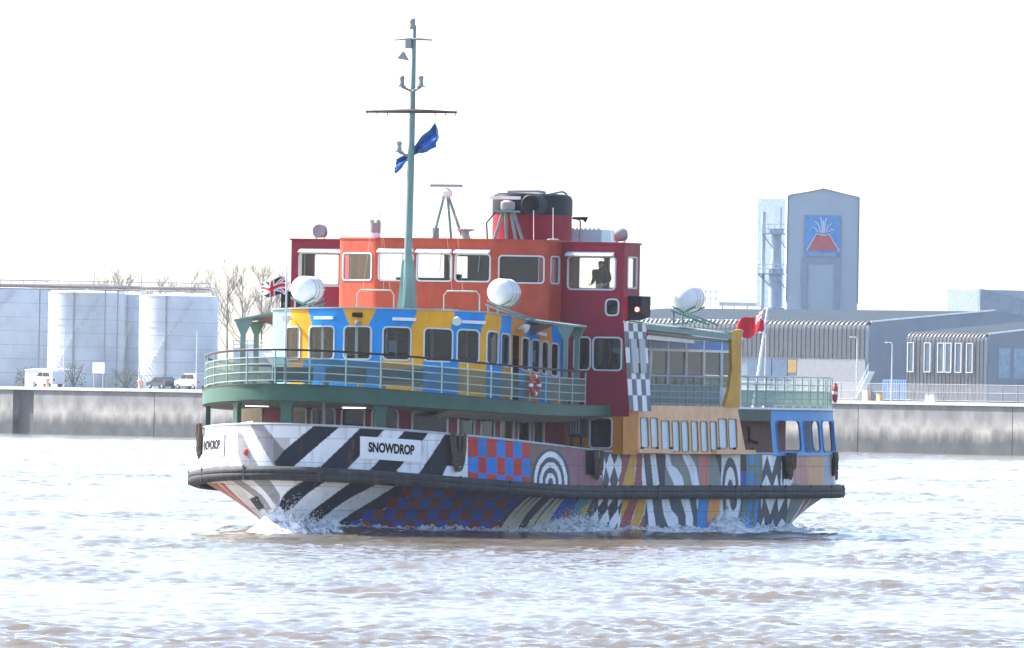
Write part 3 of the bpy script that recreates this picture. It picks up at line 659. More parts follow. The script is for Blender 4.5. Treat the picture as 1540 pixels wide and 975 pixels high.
# ------------------------------------------------------------------ walls with windows
class Wall:
    def __init__(s, path, zoff=None, lean=None):
        s.p = np.array(path, float); s.s = np.r_[0, np.cumsum(np.hypot(*np.diff(s.p, axis=0).T))]; s.len = s.s[-1]
        s.zo = zoff or (lambda u: 0 * u); s.lean = lean or (lambda z: 0 * z)
    def pos(s, a, z, d=0.0):
        a = np.asarray(a, float); z = np.asarray(z, float)
        u = np.interp(a, s.s, s.p[:, 0]); v = np.interp(a, s.s, s.p[:, 1])
        a0 = np.clip(a - .03, 0, s.len); a1 = np.clip(a + .03, 0, s.len)
        du = np.interp(a1, s.s, s.p[:, 0]) - np.interp(a0, s.s, s.p[:, 0]); dv = np.interp(a1, s.s, s.p[:, 1]) - np.interp(a0, s.s, s.p[:, 1])
        l = np.hypot(du, dv) + 1e-9; dd = d + s.lean(z)
        return np.stack([u - dv / l * dd, v + du / l * dd, z + s.zo(u)], -1)
    def mesh(s, name, z0, z1, holes, m, parent, colfn=None, step=0.0, base=(1, 1, 1)):
        sx = set(np.round(np.r_[s.s, [h[0] for h in holes], [h[1] for h in holes]], 4))
        zx = set(np.round(np.r_[z0, z1, [h[2] for h in holes], [h[3] for h in holes]], 4))
        if step:
            sx |= set(np.round(np.arange(0, s.len, step), 4)); zx |= set(np.round(np.arange(z0, z1, step * .6), 4))
        sx = np.array(sorted(sx)); zx = np.array([q for q in sorted(zx) if z0 <= q <= z1])
        Sg, Zg = np.meshgrid(sx, zx); P3 = s.pos(Sg, Zg)
        P3[..., 0] *= -1
        f = gridfaces(len(zx), len(sx)); cs = ((sx[:-1] + sx[1:]) / 2); cz = ((zx[:-1] + zx[1:]) / 2)
        CSg, CZg = np.meshgrid(cs, cz); keep = np.ones(CSg.shape, bool)
        for h in holes: keep &= ~((CSg > h[0]) & (CSg < h[1]) & (CZg > h[2]) & (CZg < h[3]))
        col = colfn(Sg.ravel(), Zg.ravel()) if colfn else None
        return np_mesh(name, P3.reshape(-1, 3), f[keep.ravel()], m, parent, col, smooth=False)
    def window(s, h, parent, fm=FRAME, gm=GLASS, fw=0.045, r=0.12, proud=0.03, pane=True, bar=None):
        s0, s1, z0, z1 = h
        def outline(e, rad):
            a0, a1, b0, b1 = s0 - e, s1 + e, z0 - e, z1 + e; rad = min(rad, (a1 - a0) / 2.2, (b1 - b0) / 2.2); o = []
            for cx, cy, st in ((a1 - rad, b1 - rad, 0), (a0 + rad, b1 - rad, 90), (a0 + rad, b0 + rad, 180), (a1 - rad, b0 + rad, 270)):
                for k in range(5): o.append((cx + rad * math.cos(R(st + 22.5 * k)), cy + rad * math.sin(R(st + 22.5 * k))))
            return o
        oo, oi = outline(fw, r + fw), outline(-.005, r)
        # corner fillers are part of the frame: its outer edge is square behind the paint
        n = len(oo)
        def P(pts, d): return [tuple(q) for q in s.pos([a for a, _ in pts], [b for _, b in pts], d)]
        mb = S(); b = P(oo, proud) + P(oi, proud) + P(oi, -.04) + P(oo, -0.01)
        sq = [(min(max(a, s0 - .01), s1 + .01), min(max(bb, z0 - .01), z1 + .01)) for a, bb in oo]
        fs = []
        for i in range(n):
            j = (i + 1) % n
            fs += [(i, j, n + j, n + i), (n + i, n + j, 2 * n + j, 2 * n + i), (i, j, 3 * n + j, 3 * n + i)]
        mb.add(b, fs)
        if bar:
            for bx in bar:
                q = [(bx - .015, z0), (bx + .015, z0), (bx + .015, z1), (bx - .015, z1)]
                mb.add(P(q, .0), [(0, 1, 2, 3)])
        mb.build('window_frame', fm, parent, recalc=False)
        # opaque corners behind the rounded frame
        cb = S()
        for ci, (cx, cy) in enumerate(((s1, z1), (s0, z1), (s0, z0), (s1, z0))):
            arc = oi[ci * 5:ci * 5 + 5]
            cb.add(P([(cx, cy)] + arc, -.01), [(0, k, k + 1) for k in range(1, 5)])
        cb.build('window_corner', fm, parent, recalc=False)
        if pane:
            pb = S(); nn = 5; pb.grid([[tuple(q) for q in s.pos(np.linspace(s0, s1, nn), np.full(nn, zz), -.02)] for zz in (z0, z1)])
            pb.build('window_pane', gm, parent, recalc=False)

def flat_roof(name, path, z, zoff, m, parent, thick=0.08, over=0.0, cu=None):
    us = [p[0] for p in path]; cu = cu or max(us)
    w = Wall(path, zoff); o = w.pos(w.s, np.full(len(w.s), z), over)
    mb = S(); n = len(o)
    rows = [[tuple(q), (q[0], q[1] * .5, q[2]), (q[0], 0, q[2])] for q in o]
    mb.grid(rows); mb.grid([[(q[0], q[1], q[2] + thick) for q in r_] for r_ in rows])
    mb.grid([[tuple(q), (q[0], q[1], q[2] + thick)] for q in o])
    return mb.build(name, m, parent)

# --- main-deck house (maroon)
pv_ = np.linspace(-4.0, 4.0, 41)
LP = [(15.7, -4.2), (6.0, -4.2)] + [(4 + .11 * x * x, x) for x in pv_] + [(6.0, 4.2), (15.7, 4.2)]
lw = Wall(LP)
lwin = [(9.9, 11.5), (12.87, 13.65), (13.92, 14.75), (15.04, 15.79), (16.1, 16.95), (17.49, 18.7), (19.14, 20.41), (21.03, 22.27), (22.89, 24.08), (24.58, 25.65), (26.03, 26.99)]
lh = [(a, b, 3.1, 4.30 - .0135 * max(0, a - 18)) for a, b in lwin] + [(3.0, 4.2, 3.1, 4.1), (5.2, 6.4, 3.1, 4.1), (7.4, 8.6, 3.1, 4.1)]
mhouse = lw.mesh('main_deck_house', 1.8, 4.62, lh, DARKRED, ferry)
for h in lh: lw.window(h, mhouse, gm=DGLASS, fw=0.05, r=0.1)
S().box(9.5, 9.6, -3.9, 3.9, 1.8, 4.4).build('inner_bulkhead', INTER, mhouse)
for v, c in ((-2.6, YOLK), (-.9, BLUE), (.8, YOLK), (2.4, INTER)): S().box(8.8, 9.0, v - .3, v + .3, 1.8, 3.9).build('inner_locker', c, mhouse)
for u, v in ((3.1, 1.35), (3.4, -2.4)):
    S().box(u, u + .09, v - .42, v + .42, 4.33, 4.39).build('strip_light', LAMP, prom)

# --- promenade saloon (blue and yellow)
pv_ = np.linspace(-3.9, 3.9, 41)
SP = [(15.7, -4.1), (8.75, -4.1)] + [(7.35 + .082 * x * x, x) for x in pv_] + [(8.75, 4.1), (15.7, 4.1)]
szo = lambda u: -.06 * (u - 7.35)
sw = Wall(SP, szo)
YEL, BLU, ORG = (0.80, 0.36, 0.012), (0.006, 0.25, 0.66), (0.62, 0.25, 0.04)
TB = [-9, 8.91, 10.44, 11.76, 13.21, 14.53, 15.63, 16.85, 17.79, 19.04, 20.43, 21.58, 22.54, 40]
MBd = [-9, 9.14, 10.77, 11.40, 12.98, 14.35, 15.42, 16.68, 17.68, 19.07, 20.47, 21.62, 22.58, 40]
LB = [-9, 8.72, 11.74, 11.99, 13.44, 14.67, 15.65, 16.92, 17.86, 19.11, 20.52, 21.66, 40]
def saloon_col(s, z):
    c = np.zeros((s.size, 3)); f = np.clip((7.85 - z) / .75, 0, 1)
    order = [YEL, BLU, YEL, BLU, YEL, BLU, YEL, BLU, ORG, BLU, ORG, BLU, DARK3]
    for i in range(13):
        a = TB[i] + (MBd[i] - TB[i]) * f; b = TB[i + 1] + (MBd[i + 1] - TB[i + 1]) * f
        c[(s >= a) & (s < b)] = order[i]
    vee = (s > 10.0) & (s < 12.4) & (z < 7.22); c[vee & (s < 11.9)] = BLU
    low = z < 6.02
    lo_order = [YEL, BLU, BLU, YEL, BLU, YEL, BLU, ORG, BLU, ORG, BLU, ORG]
    for i in range(12):
        c[low & (s >= LB[i]) & (s < LB[i + 1])] = lo_order[i]
    # starboard quarter mirrors the colours
    m = s < 8.0
    c[m] = np.where((np.floor(s[m] / 1.15) % 2 == 0)[:, None], np.array((0.30, 0.52, 0.60)), np.array(YEL))
    return c
DARK3 = (0.10, 0.02, 0.03)
swin = [(7.82, 8.53), (9.03, 10.1), (10.54, 11.56), (12.02, 12.97), (13.47, 14.42), (14.62, 15.35), (15.66, 16.5), (16.82, 17.6), (18.76, 19.46), (19.71, 20.47), (20.67, 21.3), (21.56, 22.26)]
sh = [(a, b, 6.06, 7.16) for a, b in swin] + [(17.9, 18.5, 4.95, 7.2)] + [(c, c + .8, 6.06, 7.16) for c in (.6, 1.9, 3.2, 4.5, 5.8)]
saloon = sw.mesh('saloon', 4.35, 7.82, sh, PAINTED2, ferry, saloon_col, 0.06)
for i, h in enumerate(sh):
    if abs(h[0] - 17.9) < .01: continue
    sw.window(h, saloon, gm=GLASS if i in (0, 1, 2) else DGLASS, r=0.13)
S().box(15.5, 15.6, -4, 4.0, 4.6, 7.3).build('inner_partition', INTER, saloon)
for u, v in ((10.2, -2.2), (10.4, .4), (11.8, 2.0), (12.6, -1.0), (13.2, 3.0)): S().tube([(u, v, 4.6), (u, v, 7.3)], .04, 6).build('inner_pole', WHITE, saloon)
for u in (10.6, 12.0, 13.4):
    for v in (-2.6, 0.0, 2.6): S().box(u, u + .12, v - .8, v + .8, 4.7, 6.15).build('inner_seat', mat('seat_navy', (.03, .04, .09), .7), saloon)
flat_roof('saloon_roof', SP, 7.80, szo, mat('roof_paint', (0.35, 0.38, 0.37), 0.6), saloon, 0.05, 0.05)
flat_roof('saloon_ceiling', SP, 7.40, szo, INTER, saloon, 0.02, -0.06)
for a, dz in ((9.3, 0), (12.35, -.01), (14.75, -.02), (20.0, -.06)):
    q0 = sw.pos([a, a + .82], [7.42 + dz, 7.42 + dz], .05); mb = S()
    dd = Vector(sw.pos([a], [7.4], .13)[0] - sw.pos([a], [7.4], .05)[0])
    mb.prism([tuple(q0[0]), tuple(q0[1]), (q0[1][0], q0[1][1], q0[1][2] + .11), (q0[0][0], q0[0][1], q0[0][2] + .11)], dd)
    mb.build('strip_light', WHITE, saloon)
for s_, u_ in ((9.3, .35), (9.75, .5), (8.15, .3), (10.8, .4), (11.3, .6), (13.7, .5)):
    q = sw.pos([s_], [6.0], -u_)[0]; S().box(q[0], q[0] + .05, q[1] - .05, q[1] + .05, 4.7, 7.2).build('inner_post', WHITE, saloon)
for s_, z_ in ((12.2, 6.3), (19.9, 6.4)):
    q = sw.pos([s_, s_ + .3, s_ + .3, s_], [z_, z_, z_ + .4, z_ + .4], -.035); S().add([tuple(c) for c in q], [(0, 1, 2, 3)]).build('window_notice', WHITE, saloon, recalc=False)
# loudhailers / floodlights on the saloon front
for a, z in ((14.55, 7.47), (18.3, 7.45), (8.2, 7.45)):
    q = sw.pos([a], [z], .05)[0]; q1 = sw.pos([a], [z], .38)[0]; d = Vector(q1 - q)
    mb = S(); mb.tube([tuple(q), tuple(Vector(q) + d * .3)], .04, 6); mb.tube([tuple(Vector(q) + d * .25), tuple(Vector(q) + d * .6 + Vector((0, 0, .05))), tuple(Vector(q) + d * 1.0 + Vector((0, 0, -.02)))], [.06, .10, .17], 10)
    mb.build('floodlight', WHITE, saloon, 40)
q = sw.pos([11.05], [7.58], .03)[0]
S().box(q[0] - .06, q[0], q[1] - .18, q[1] + .18, q[2] - .08, q[2] + .08).build('camera_box', BLACK, saloon)
S().lathe([(0.02, 0), (.09, .03), (.10, .10), (.06, .14)], (q[0] - .14, q[1] + .02, q[2] - .28), 'x', 12).build('horn', GREY, saloon, 40)

# --- bridge tower (crimson) with its wings, both sides
TL = lambda z: np.where(z < 7.6, (7.6 - z) * 0.085, 0.0)      # outboard flare towards the deck
def tower(sg):
    nm = 'bridge_tower'
    f = Wall([(15.7, sg * 3.8), (15.7, sg * 6.36)] if sg > 0 else [(15.7, -6.36), (15.7, -3.8)])
    off = 0 if sg > 0 else 0
    def hs(v0, v1, z0, z1): return (v0 - 3.8, v1 - 3.8, z0, z1) if sg > 0 else (6.36 - v1, 6.36 - v0, z0, z1)
    holes = [hs(4.26, 6.02, 8.68, 9.80), hs(5.72, 6.16, 7.78, 8.30), hs(5.26, 6.30, 5.84, 6.95), hs(4.55, 5.12, 5.84, 6.95)]
    t = f.mesh(nm, 4.2, 10.27, holes, RED, ferry)
    # flare: move the outboard lower edge
    for v in t.data.vertices:
        if abs(v.co.y) > 6.3 and v.co.z < 7.6: v.co.y += sg * float(TL(np.float64(v.co.z)))
    for h in holes: f.window(h, t, gm=GLASS if h[2] > 8.5 else DGLASS, r=0.12, fw=0.05)
    if sg > 0:
        S().box(15.74, 15.76, 5.95, 6.22, 6.45, 6.62).build('window_notice', WHITE, t); S().box(15.74, 15.76, 5.95, 6.22, 6.12, 6.42).build('window_notice', ORANGE, t)
    # orange main-deck front below
    g = Wall([(15.72, sg * 3.9), (15.72, sg * 6.42)] if sg > 0 else [(15.72, -6.42), (15.72, -3.9)])
    hh = (5.18 - 3.9, 5.98 - 3.9, 3.1, 4.12) if sg > 0 else (.44, 1.24, 3.1, 4.12)
    gg = g.mesh('lower_front', 2.86, 4.2, [hh], YOLK, t); g.window(hh, t, gm=DGLASS, r=.1)
    S().box(15.72, 17.2, sg * 6.36, sg * 6.42, 2.86, 4.42).build('lower_side', YOLK, t)
    # side wall of the wing (open sliding window) and the flared side below
    sd = Wall([(15.7, 6.36), (17.25, 6.36)] if sg > 0 else [(17.25, -6.36), (15.7, -6.36)])
    sh_ = (.35, 1.2, 8.75, 9.80)
    ws = sd.mesh('wing_side', 7.6, 10.27, [sh_], RED, t); sd.window(sh_, t, fm=FRAME, gm=GLASS, r=.06)
    bk = Wall([(17.25, sg * 6.36), (17.25, sg * 3.8)] if sg > 0 else [(17.25, -3.8), (17.25, -6.36)])
    bh = [(.25, 1.15, 8.72, 9.80), (1.35, 2.3, 8.72, 9.80)]
    bk.mesh('wing_back', 7.6, 10.27, bh, RED, t)
    for h in bh: bk.window(h, t, gm=GLASS, r=.06)
    S().box(15.75, 17.2, sg * 3.8, sg * 6.3, 7.78, 7.84).build('wing_floor', DARKINT, t)
    S().box(15.62, 17.33, sg * 3.8, sg * 6.40, 10.27, 10.33).build('wing_roof', RED, t)
    S().box(15.72, 17.2, sg * 3.85, sg * 6.3, 10.18, 10.2).build('wing_ceiling', INTER, t)
    # visor over the front window
    S().add([(15.66, sg * 4.2, 9.98), (15.66, sg * 6.0, 9.98), (15.42, sg * 6.0, 9.86), (15.42, sg * 4.2, 9.86), (15.66, sg * 4.2, 9.84), (15.66, sg * 6.0, 9.84), (15.45, sg * 6.0, 9.82), (15.45, sg * 4.2, 9.82)],
            [(0, 1, 2, 3), (4, 7, 6, 5), (2, 1, 5, 6), (0, 3, 7, 4), (3, 2, 6, 7), (0, 4, 5, 1)]).build('sun_visor', WHITE, t)
    # chequered flared side casing
    cw = Wall([(15.72, 6.37), (17.9, 6.37)] if sg > 0 else [(17.9, -6.37), (15.72, -6.37)], lean=TL)
    def ccol(s, z):
        k = (np.floor(s / .44) + np.floor((z - 4.4) / .56)) % 2
        return np.where((k > 0)[:, None], np.array((.75, .77, .8)), np.array((.13, .14, .15)))
    cw.mesh('chequered_casing', 4.4, 7.5, [], PAINTED2, t, ccol, .05)
    for a in (.45, 1.25):
        pb = S(); pts = cw.pos([a, a + .55, a + .55, a], [5.75, 5.75, 6.95, 6.95], .02)
        pb.add([tuple(q_) for q_ in pts] + [tuple(q_) for q_ in cw.pos([a, a + .55, a + .55, a], [5.75, 5.75, 6.95, 6.95], .06)], [(4, 5, 6, 7), (0, 1, 5, 4), (1, 2, 6, 5), (2, 3, 7, 6), (3, 0, 4, 7)]).build('casing_panel', mat('casing_grey', (.38, .41, .42), .4), t)
    S().box(17.86, 17.92, sg * 4.2, sg * 6.4, 4.4, 7.5).build('casing_back', GREY, t)
    # sidelight screen box outboard of the wing
    S().add([(16.1, sg * 6.38, 7.62), (16.95, sg * 6.38, 7.62), (16.95, sg * 6.58, 7.62), (16.1, sg * 6.58, 7.72), (16.1, sg * 6.38, 8.45), (16.95, sg * 6.38, 8.45), (16.95, sg * 6.9, 8.45), (16.1, sg * 6.9, 8.45), (16.95, sg * 6.9, 7.75), (16.1, sg * 6.9, 7.80)],
            [(0, 1, 5, 4), (4, 5, 6, 7), (0, 4, 7, 9, 3), (1, 2, 8, 6, 5), (7, 6, 8, 9), (3, 9, 8, 2), (0, 3, 2, 1)]).build('sidelight_screen', BLACK, t)
    S().lathe([(.0, -.05), (.06, -.05), (.08, 0), (.06, .05), (0, .05)], (16.06, sg * 6.74, 7.98), 'x', 12, cap=False).build('side_light', REDLAMP if sg > 0 else GREEN, t, 50)
    return t
tower(1); tower(-1)
# the house between the two towers at promenade level and behind the wheelhouse
S().box(15.8, 17.9, -3.8, 3.8, 4.4, 7.55).build('tower_core', RED, ferry)

# --- wheelhouse (orange red)
WP = [(17.3, -3.99), (14.5, -3.99), (13.6, -2.25), (13.6, 2.25), (14.5, 3.99), (17.3, 3.99)]
ww = Wall(WP)
L0 = 2.8; L1 = math.hypot(.9, 1.74)
a0 = L0 + L1
wh = [(L0 + .22, L0 + L1 - .22, 8.88, 9.80)] + [(a0 + 2.25 + c - .64, a0 + 2.25 + c + .64, 8.88, 9.80) for c in (-1.46, 0, 1.46)] + [(a0 + 4.5 + .2, a0 + 4.5 + L1 - .2, 8.86, 9.77)]
wh += [(a0 + 4.5 + L1 + .15, a0 + 4.5 + L1 + .95, 8.86, 9.77), (L0 - .95, L0 - .15, 8.86, 9.77)]
wheel = ww.mesh('wheelhouse', 7.45, 10.32, wh, ORANGE, ferry)
for h in wh: ww.window(h, wheel, gm=GLASS, r=0.1)
bw_ = Wall([(17.3, 3.99), (17.3, -3.99)])
bh = [(.5, 1.5, 8.8, 9.8), (4.2, 4.9, 8.8, 9.8), (5.1, 6.3, 8.5, 9.85), (6.5, 7.7, 8.5, 9.85)]
bw_.mesh('wheelhouse_back', 7.6, 10.32, bh, DARKINT, wheel)
for h in bh: bw_.window(h, wheel, gm=GLASS, r=.06)
flat_roof('wheelhouse_roof', WP, 10.31, lambda u: 0 * u, ORANGE, wheel, 0.06, 0.03)
flat_roof('wheelhouse_ceiling', WP, 10.12, lambda u: 0 * u, INTER, wheel, 0.02, -0.05)
flat_roof('wheelhouse_floor', WP, 7.82, lambda u: 0 * u, DARKINT, wheel, 0.02, -0.05)
S().box(14.2, 14.75, -1.7, 1.7, 7.84, 8.98).build('helm_console', DARKINT, wheel)
S().box(14.5, 14.75, .3, .6, 8.9, 9.12).build('console_screen', BLACK, wheel)
for c in (-1.46, 0, 1.46):
    S().add([(13.58, c - .66, 9.99), (13.58, c + .66, 9.99), (13.33, c + .66, 9.88), (13.33, c - .66, 9.88), (13.58, c - .66, 9.86), (13.58, c + .66, 9.86), (13.36, c + .66, 9.84), (13.36, c - .66, 9.84)],
            [(0, 1, 2, 3), (4, 7, 6, 5), (2, 1, 5, 6), (0, 3, 7, 4), (3, 2, 6, 7), (0, 4, 5, 1)]).build('sun_visor', WHITE, wheel)
    S().tube([(13.5, c + .3, 9.84), (13.56, c + .22, 9.2)], .012, 4).build('wiper', GREY, wheel)
# blue-painted panel strip on the port cheek
# --- hand loops and hatches on the saloon roof
for v0, v1, u in ((-2.35, -.95, 12.2), (.95, 2.3, 12.2)):
    S().tube([(u, v0, 7.5), (u, v0, 8.35), (u, v0 + .12, 8.5), (u, v1 - .12, 8.5), (u, v1, 8.35), (u, v1, 7.5)], .025, 6).build('hand_loop', PALEGREEN, saloon, 50)
for v in (-.75, 1.05):
    S().box(11.6, 12.3, v - .42, v + .42, 7.5, 7.86).build('roof_hatch', PALEGREEN, saloon)

# --- mast
mast = S().tube([(11.1, 0, 7.5), (11.12, 0, 9.5), (11.22, 0, 12.5), (11.3, 0, 15.0), (11.36, 0, 17.8)], [.17, .14, .125, .10, .06], 12).build('mast', MASTGREEN, ferry, 50)
for sg in (1, -1):
    S().prism([(11.0, sg * .10, 7.5), (11.0, sg * .37, 7.5), (11.05, sg * .19, 9.5), (11.05, sg * .10, 9.6)], (.22, 0, 0)).build('mast_gusset', MASTGREEN, mast)
S().prism([(10.6, -.05, 7.5), (11.1, -.05, 7.5), (11.1, -.05, 9.4)], (0, .1, 0)).build('mast_gusset', MASTGREEN, mast)
def yard(z, hl, r, m, u=11.2):
    y = S().tube([(u, -hl, z), (u, -.2, z + .03), (u, .2, z + .03), (u, hl, z)], [r * .55, r, r, r * .55], 8).build('yard', m, mast, 50); return y
yd = yard(14.75, 1.72, .075, mat('yard_brown', (.07, .06, .06), .5))
for sg in (-1, 1):
    S().tube([(11.2, sg * 1.7, 14.75), (11.2, sg * 1.62, 15.12)], .012, 4).build('aerial', GREY, yd)
    for q in (.9, 1.3, 1.68): S().tube([(11.2, sg * q, 14.72), (11.2, sg * q, 14.6)], .02, 5).build('halyard_block', GREY, yd)
y2 = yard(17.28, .7, .045, GREY, 11.3)
for sg in (-1, 1): S().tube([(11.3, sg * .68, 17.2), (11.3, sg * .68, 17.65)], .01, 4).build('aerial', GREY, y2)
S().box(11.15, 11.35, -.26, -.06, 16.98, 17.34).build('instrument_box', GREY, mast)
S().tube([(11.34, 0, 17.75), (11.36, 0, 18.05)], .035, 6).build('masthead_pole', GREY, mast)
def lantern(u, v, z, arm=True):
    mb = S()
    if arm: mb.tube([(11.25, 0, z - .28), (u, v, z - .12)], .05, 6); mb.lathe([(.17, -.12), (.17, -.08)], (u, v, z), 'z', 10)
    mb.lathe([(.09, -.1), (.1, .0), (.085, .02), (.085, .16), (.11, .18), (.08, .26), (.02, .28)], (u, v, z), 'z', 12); mb.build('mast_lantern', GREY, mast, 40)
for v, z in ((-.36, 15.75), (.36, 15.75), (-.42, 13.45)): lantern(11.15, v, z)
lantern(11.1, -.0, 17.75, False)
S().add([(11.0, -.5, 16.62), (11.0, -.1, 16.55), (11.2, -.1, 16.55), (11.2, -.5, 16.62), (11.0, -.3, 16.85), (11.2, -.3, 16.85)], [(0, 1, 4), (3, 5, 2), (0, 4, 5, 3), (1, 2, 5, 4), (0, 3, 2, 1)]).build('mast_bracket', GREY, mast)
S().tube([(11.1, -.28, 16.85), (11.1, -.28, 17.0), (11.1, -.2, 17.0)], .02, 5).build('mast_bracket', GREY, mast)
RIG = mat('rigging_wire', (.35, .36, .37), .5)
for pts in (((11.2, -.9, 14.7), (12.1, -2.1, 8.5)), ((11.2, -1.3, 14.7), (12.1, -1.3, 8.5)), ((11.2, .9, 14.7), (12.1, 1.3, 8.5)), ((11.2, 1.3, 14.7), (12.1, 1.7, 8.5)), ((11.2, -1.68, 14.7), (12.1, -1.05, 8.5))):
    S().tube(pts, .007, 4).build('halyard', RIG, mast)

# --- radar tripod, second radar frame, roof fittings
rad = S().lathe([(.13, 0), (.22, .06), (.22, .22), (.12, .30), (.05, .34)], (14.6, 0, 11.83), 'z', 14).build('radar_pedestal', WHITE, ferry, 40)
for a, b in (((14.5, -.05), (14.2, -.32)), ((14.6, .05), (14.6, .22)), ((14.7, .05), (15.6, .28))): S().tube([(a[0], a[1], 11.85), (b[0], b[1], 10.33)], .05, 6).build('radar_leg', MASTGREEN, rad)
S().box(14.5, 14.7, -.58, .58, 12.2, 12.29).build('radar_scanner', GREY, rad)
vt = S().lathe([(.22, 0), (.16, .12), (.13, .28), (.34, .33), (.34, .37), (.02, .40)], (14.6, .75, 10.35), 'z', 14).build('roof_vent', PALEGREEN, ferry, 40)
S().box(14.4, 14.6, -.42, -.25, 10.35, 10.75).build('roof_box', MASTGREEN, ferry)
r2 = S().lathe([(.2, 0), (.26, .08), (.26, .3), (.15, .38)], (18.6, .75, 11.45), 'z', 14).build('radar_pedestal', GREY, ferry, 40)
for a, b in (((18.5, .62), (18.2, .35)), ((18.5, .9), (18.3, 1.25)), ((18.75, .62), (19.2, .5)), ((18.75, .9), (19.2, 1.2))): S().tube([(a[0], a[1], 11.45), (b[0], b[1], 10.2)], .06, 6).build('radar_leg', MASTGREEN, r2)
S().box(18.2, 19.0, .42, 1.08, 11.40, 11.46).build('radar_platform', MASTGREEN, r2)
S().box(18.5, 18.7, .1, 1.2, 11.86, 11.97).build('radar_scanner', WHITE, r2)
S().tube([(18.1, .2, 10.3), (18.1, .15, 11.0), (18.3, .45, 11.45)], .03, 6).build('cable_pipe', BLACK, r2)
S().lathe([(.2, 0), (.2, .26), (.2, .26)], (15.2, -2.95, 10.3), 'z', 12).build('exhaust_base', WHITE, ferry, 40)
ex = S().lathe([(.205, .26), (.205, .62)], (15.2, -2.95, 10.3), 'z', 12).build('exhaust_stub', GREY, ferry, 40)
for dv in (-.12, .12): S().tube([(15.2, -2.95 + dv, 10.9), (15.2, -2.95 + dv, 11.02)], .08, 8).build('exhaust_pipe', GREY, ex)
for v, u in ((-5.55, 16.4), (5.85, 16.6)):
    s_ = S(); 
    sl = S().tube([(u, v - .12, 10.33), (u, v - .26, 10.5), (u, v - .26, 10.62)], .02, 5).tube([(u, v + .12, 10.33), (u, v + .26, 10.5), (u, v + .26, 10.62)], .02, 5).build('searchlight_yoke', GREY, ferry)
    S().lathe([(.03, .26), (.16, .22), (.24, .1), (.25, -.14), (.235, -.16), (.0, -.13)], (u, v, 10.62), 'x' if v < 0 else 'y', 14, cap=False).build('searchlight', GREY, sl, 40)
for u, v, z0, z1 in ((16.8, -4.7, 10.3, 11.75), (17.0, 2.4, 10.3, 11.45), (17.1, 3.1, 10.3, 11.55), (17.2, 5.3, 10.3, 11.1)):
    S().tube([(u, v, z0), (u - .05, v, z1)], .014, 5).build('whip_aerial', WHITE, ferry)
S().lathe([(.22, 0), (.22, .1), (.16, .12)], (17.1, 3.1, 10.33), 'z', 12).build('aerial_base', GREY, ferry, 40)

# --- funnel with black top
fun = S().lathe([(1.0, 7.35), (1.0, 11.38)], (22.9, 0, 0), 'z', 40, 2.25, 1.25).build('funnel', mat('funnel_red', (.26, .006, .022), .55, dirt=.4, dirtcol=(.12, .01, .02), spec=.1), ferry, 40)
top = S().lathe([(1.012, 11.38), (1.012, 11.95), (.97, 12.08), (.88, 12.14), (.3, 12.1)], (22.9, 0, 0), 'z', 40, 2.25, 1.25).build('funnel_top', BLACK, fun, 40)
S().tube([(21.7, -.5, 12.2), (21.9, .6, 12.22), (22.8, .5, 12.2)], .05, 6).build('funnel_rod', GREY, top)
S().tube([(22.6, .7, 12.12), (23.4, .95, 12.25), (24.2, .8, 12.18)], .04, 6).build('funnel_rod', GREY, top)
S().lathe([(.30, -.55), (.36, -.5), (.36, .3), (.30, .35), (.22, .3)], (20.75, .95, 11.72), 'x', 16).build('whistle_drum', BLACK, fun, 40)
S().tube([(23.8, 1.2, 11.3), (24.1, 1.5, 11.3), (24.15, 1.62, 11.25)], [.04, .06, .12], 8).build('funnel_horn', BLACK, fun)
S().tube([(24.2, 1.1, 11.35), (24.2, 1.35, 11.2), (24.2, 1.35, 10.2)], .03, 6).build('funnel_pipe', GREY, fun)
vb = S().box(25.3, 27.0, .55, 1.75, 10.0, 10.92).build('ventilator_box', mat('vent_paint', (.55, .62, .70), .45), ferry)
for i in range(7): S().box(25.3, 25.36, .58 + i * .165, .68 + i * .165, 10.92, 10.97).build('vent_tooth', WHITE, vb)

# --- railings
def railing(name, pts, zf, heights, spacing, rm, topm, panelm, parent=None, hand=.042, post_r=.028, ph=None):
    """pts: list of (u, v) along the deck edge; zf(u) deck height"""
    root = None
    P2 = np.array(pts, float); s = np.r_[0, np.cumsum(np.hypot(*np.diff(P2, axis=0).T))]
    def at(a, h): u = float(np.interp(a, s, P2[:, 0])); v = float(np.interp(a, s, P2[:, 1])); return (u, v, float(zf(u)) + h)
    n = max(3, int(s[-1] / .35)); ts = np.linspace(0, s[-1], n)
    root = S().tube([at(t, heights[-1]) for t in ts], hand, 6).build(name, topm, ferry, 60)
    for h in heights[:-1]: S().tube([at(t, h) for t in ts], .021, 5).build('rail', rm, root, 60)
    npost = max(2, int(round(s[-1] / spacing)) + 1)
    pm = None
    for t in np.linspace(0, s[-1], npost):
        q = at(t, 0)
        if pm is None:
            po = S().tube([(0, 0, -.12), (0, 0, heights[-1])], post_r, 6).build('post', rm, root, 60); pm = po.data
        else: po = link_mesh('post', pm, None, root)
        po.location = (-q[0], q[1], q[2])
    if panelm:
        b = np.linspace(0, s[-1], npost); lo, hi = heights[0], (ph or heights[-2])
        for i in range(npost - 1):
            tt = np.linspace(b[i] + .03, b[i + 1] - .03, 4)
            mb = S(); mb.grid([[(lambda q: (q[0], q[1], q[2]))(at(t, h)) for t in tt] for h in (lo, hi)]); mb.build('rail_panel', panelm, root, recalc=False)
    return root
fore = [deck_pt(s, -0.06) for s in np.linspace(-s157 + .3, s157 - 2.3, 120)]
railing('fore_railing', fore, zd, (.14, .42, .70, .92, 1.19), 1.25, PALEGREEN, WOOD, PANEL)
side = [(u, 6.02) for u in np.linspace(17.95, 26.3, 10)]
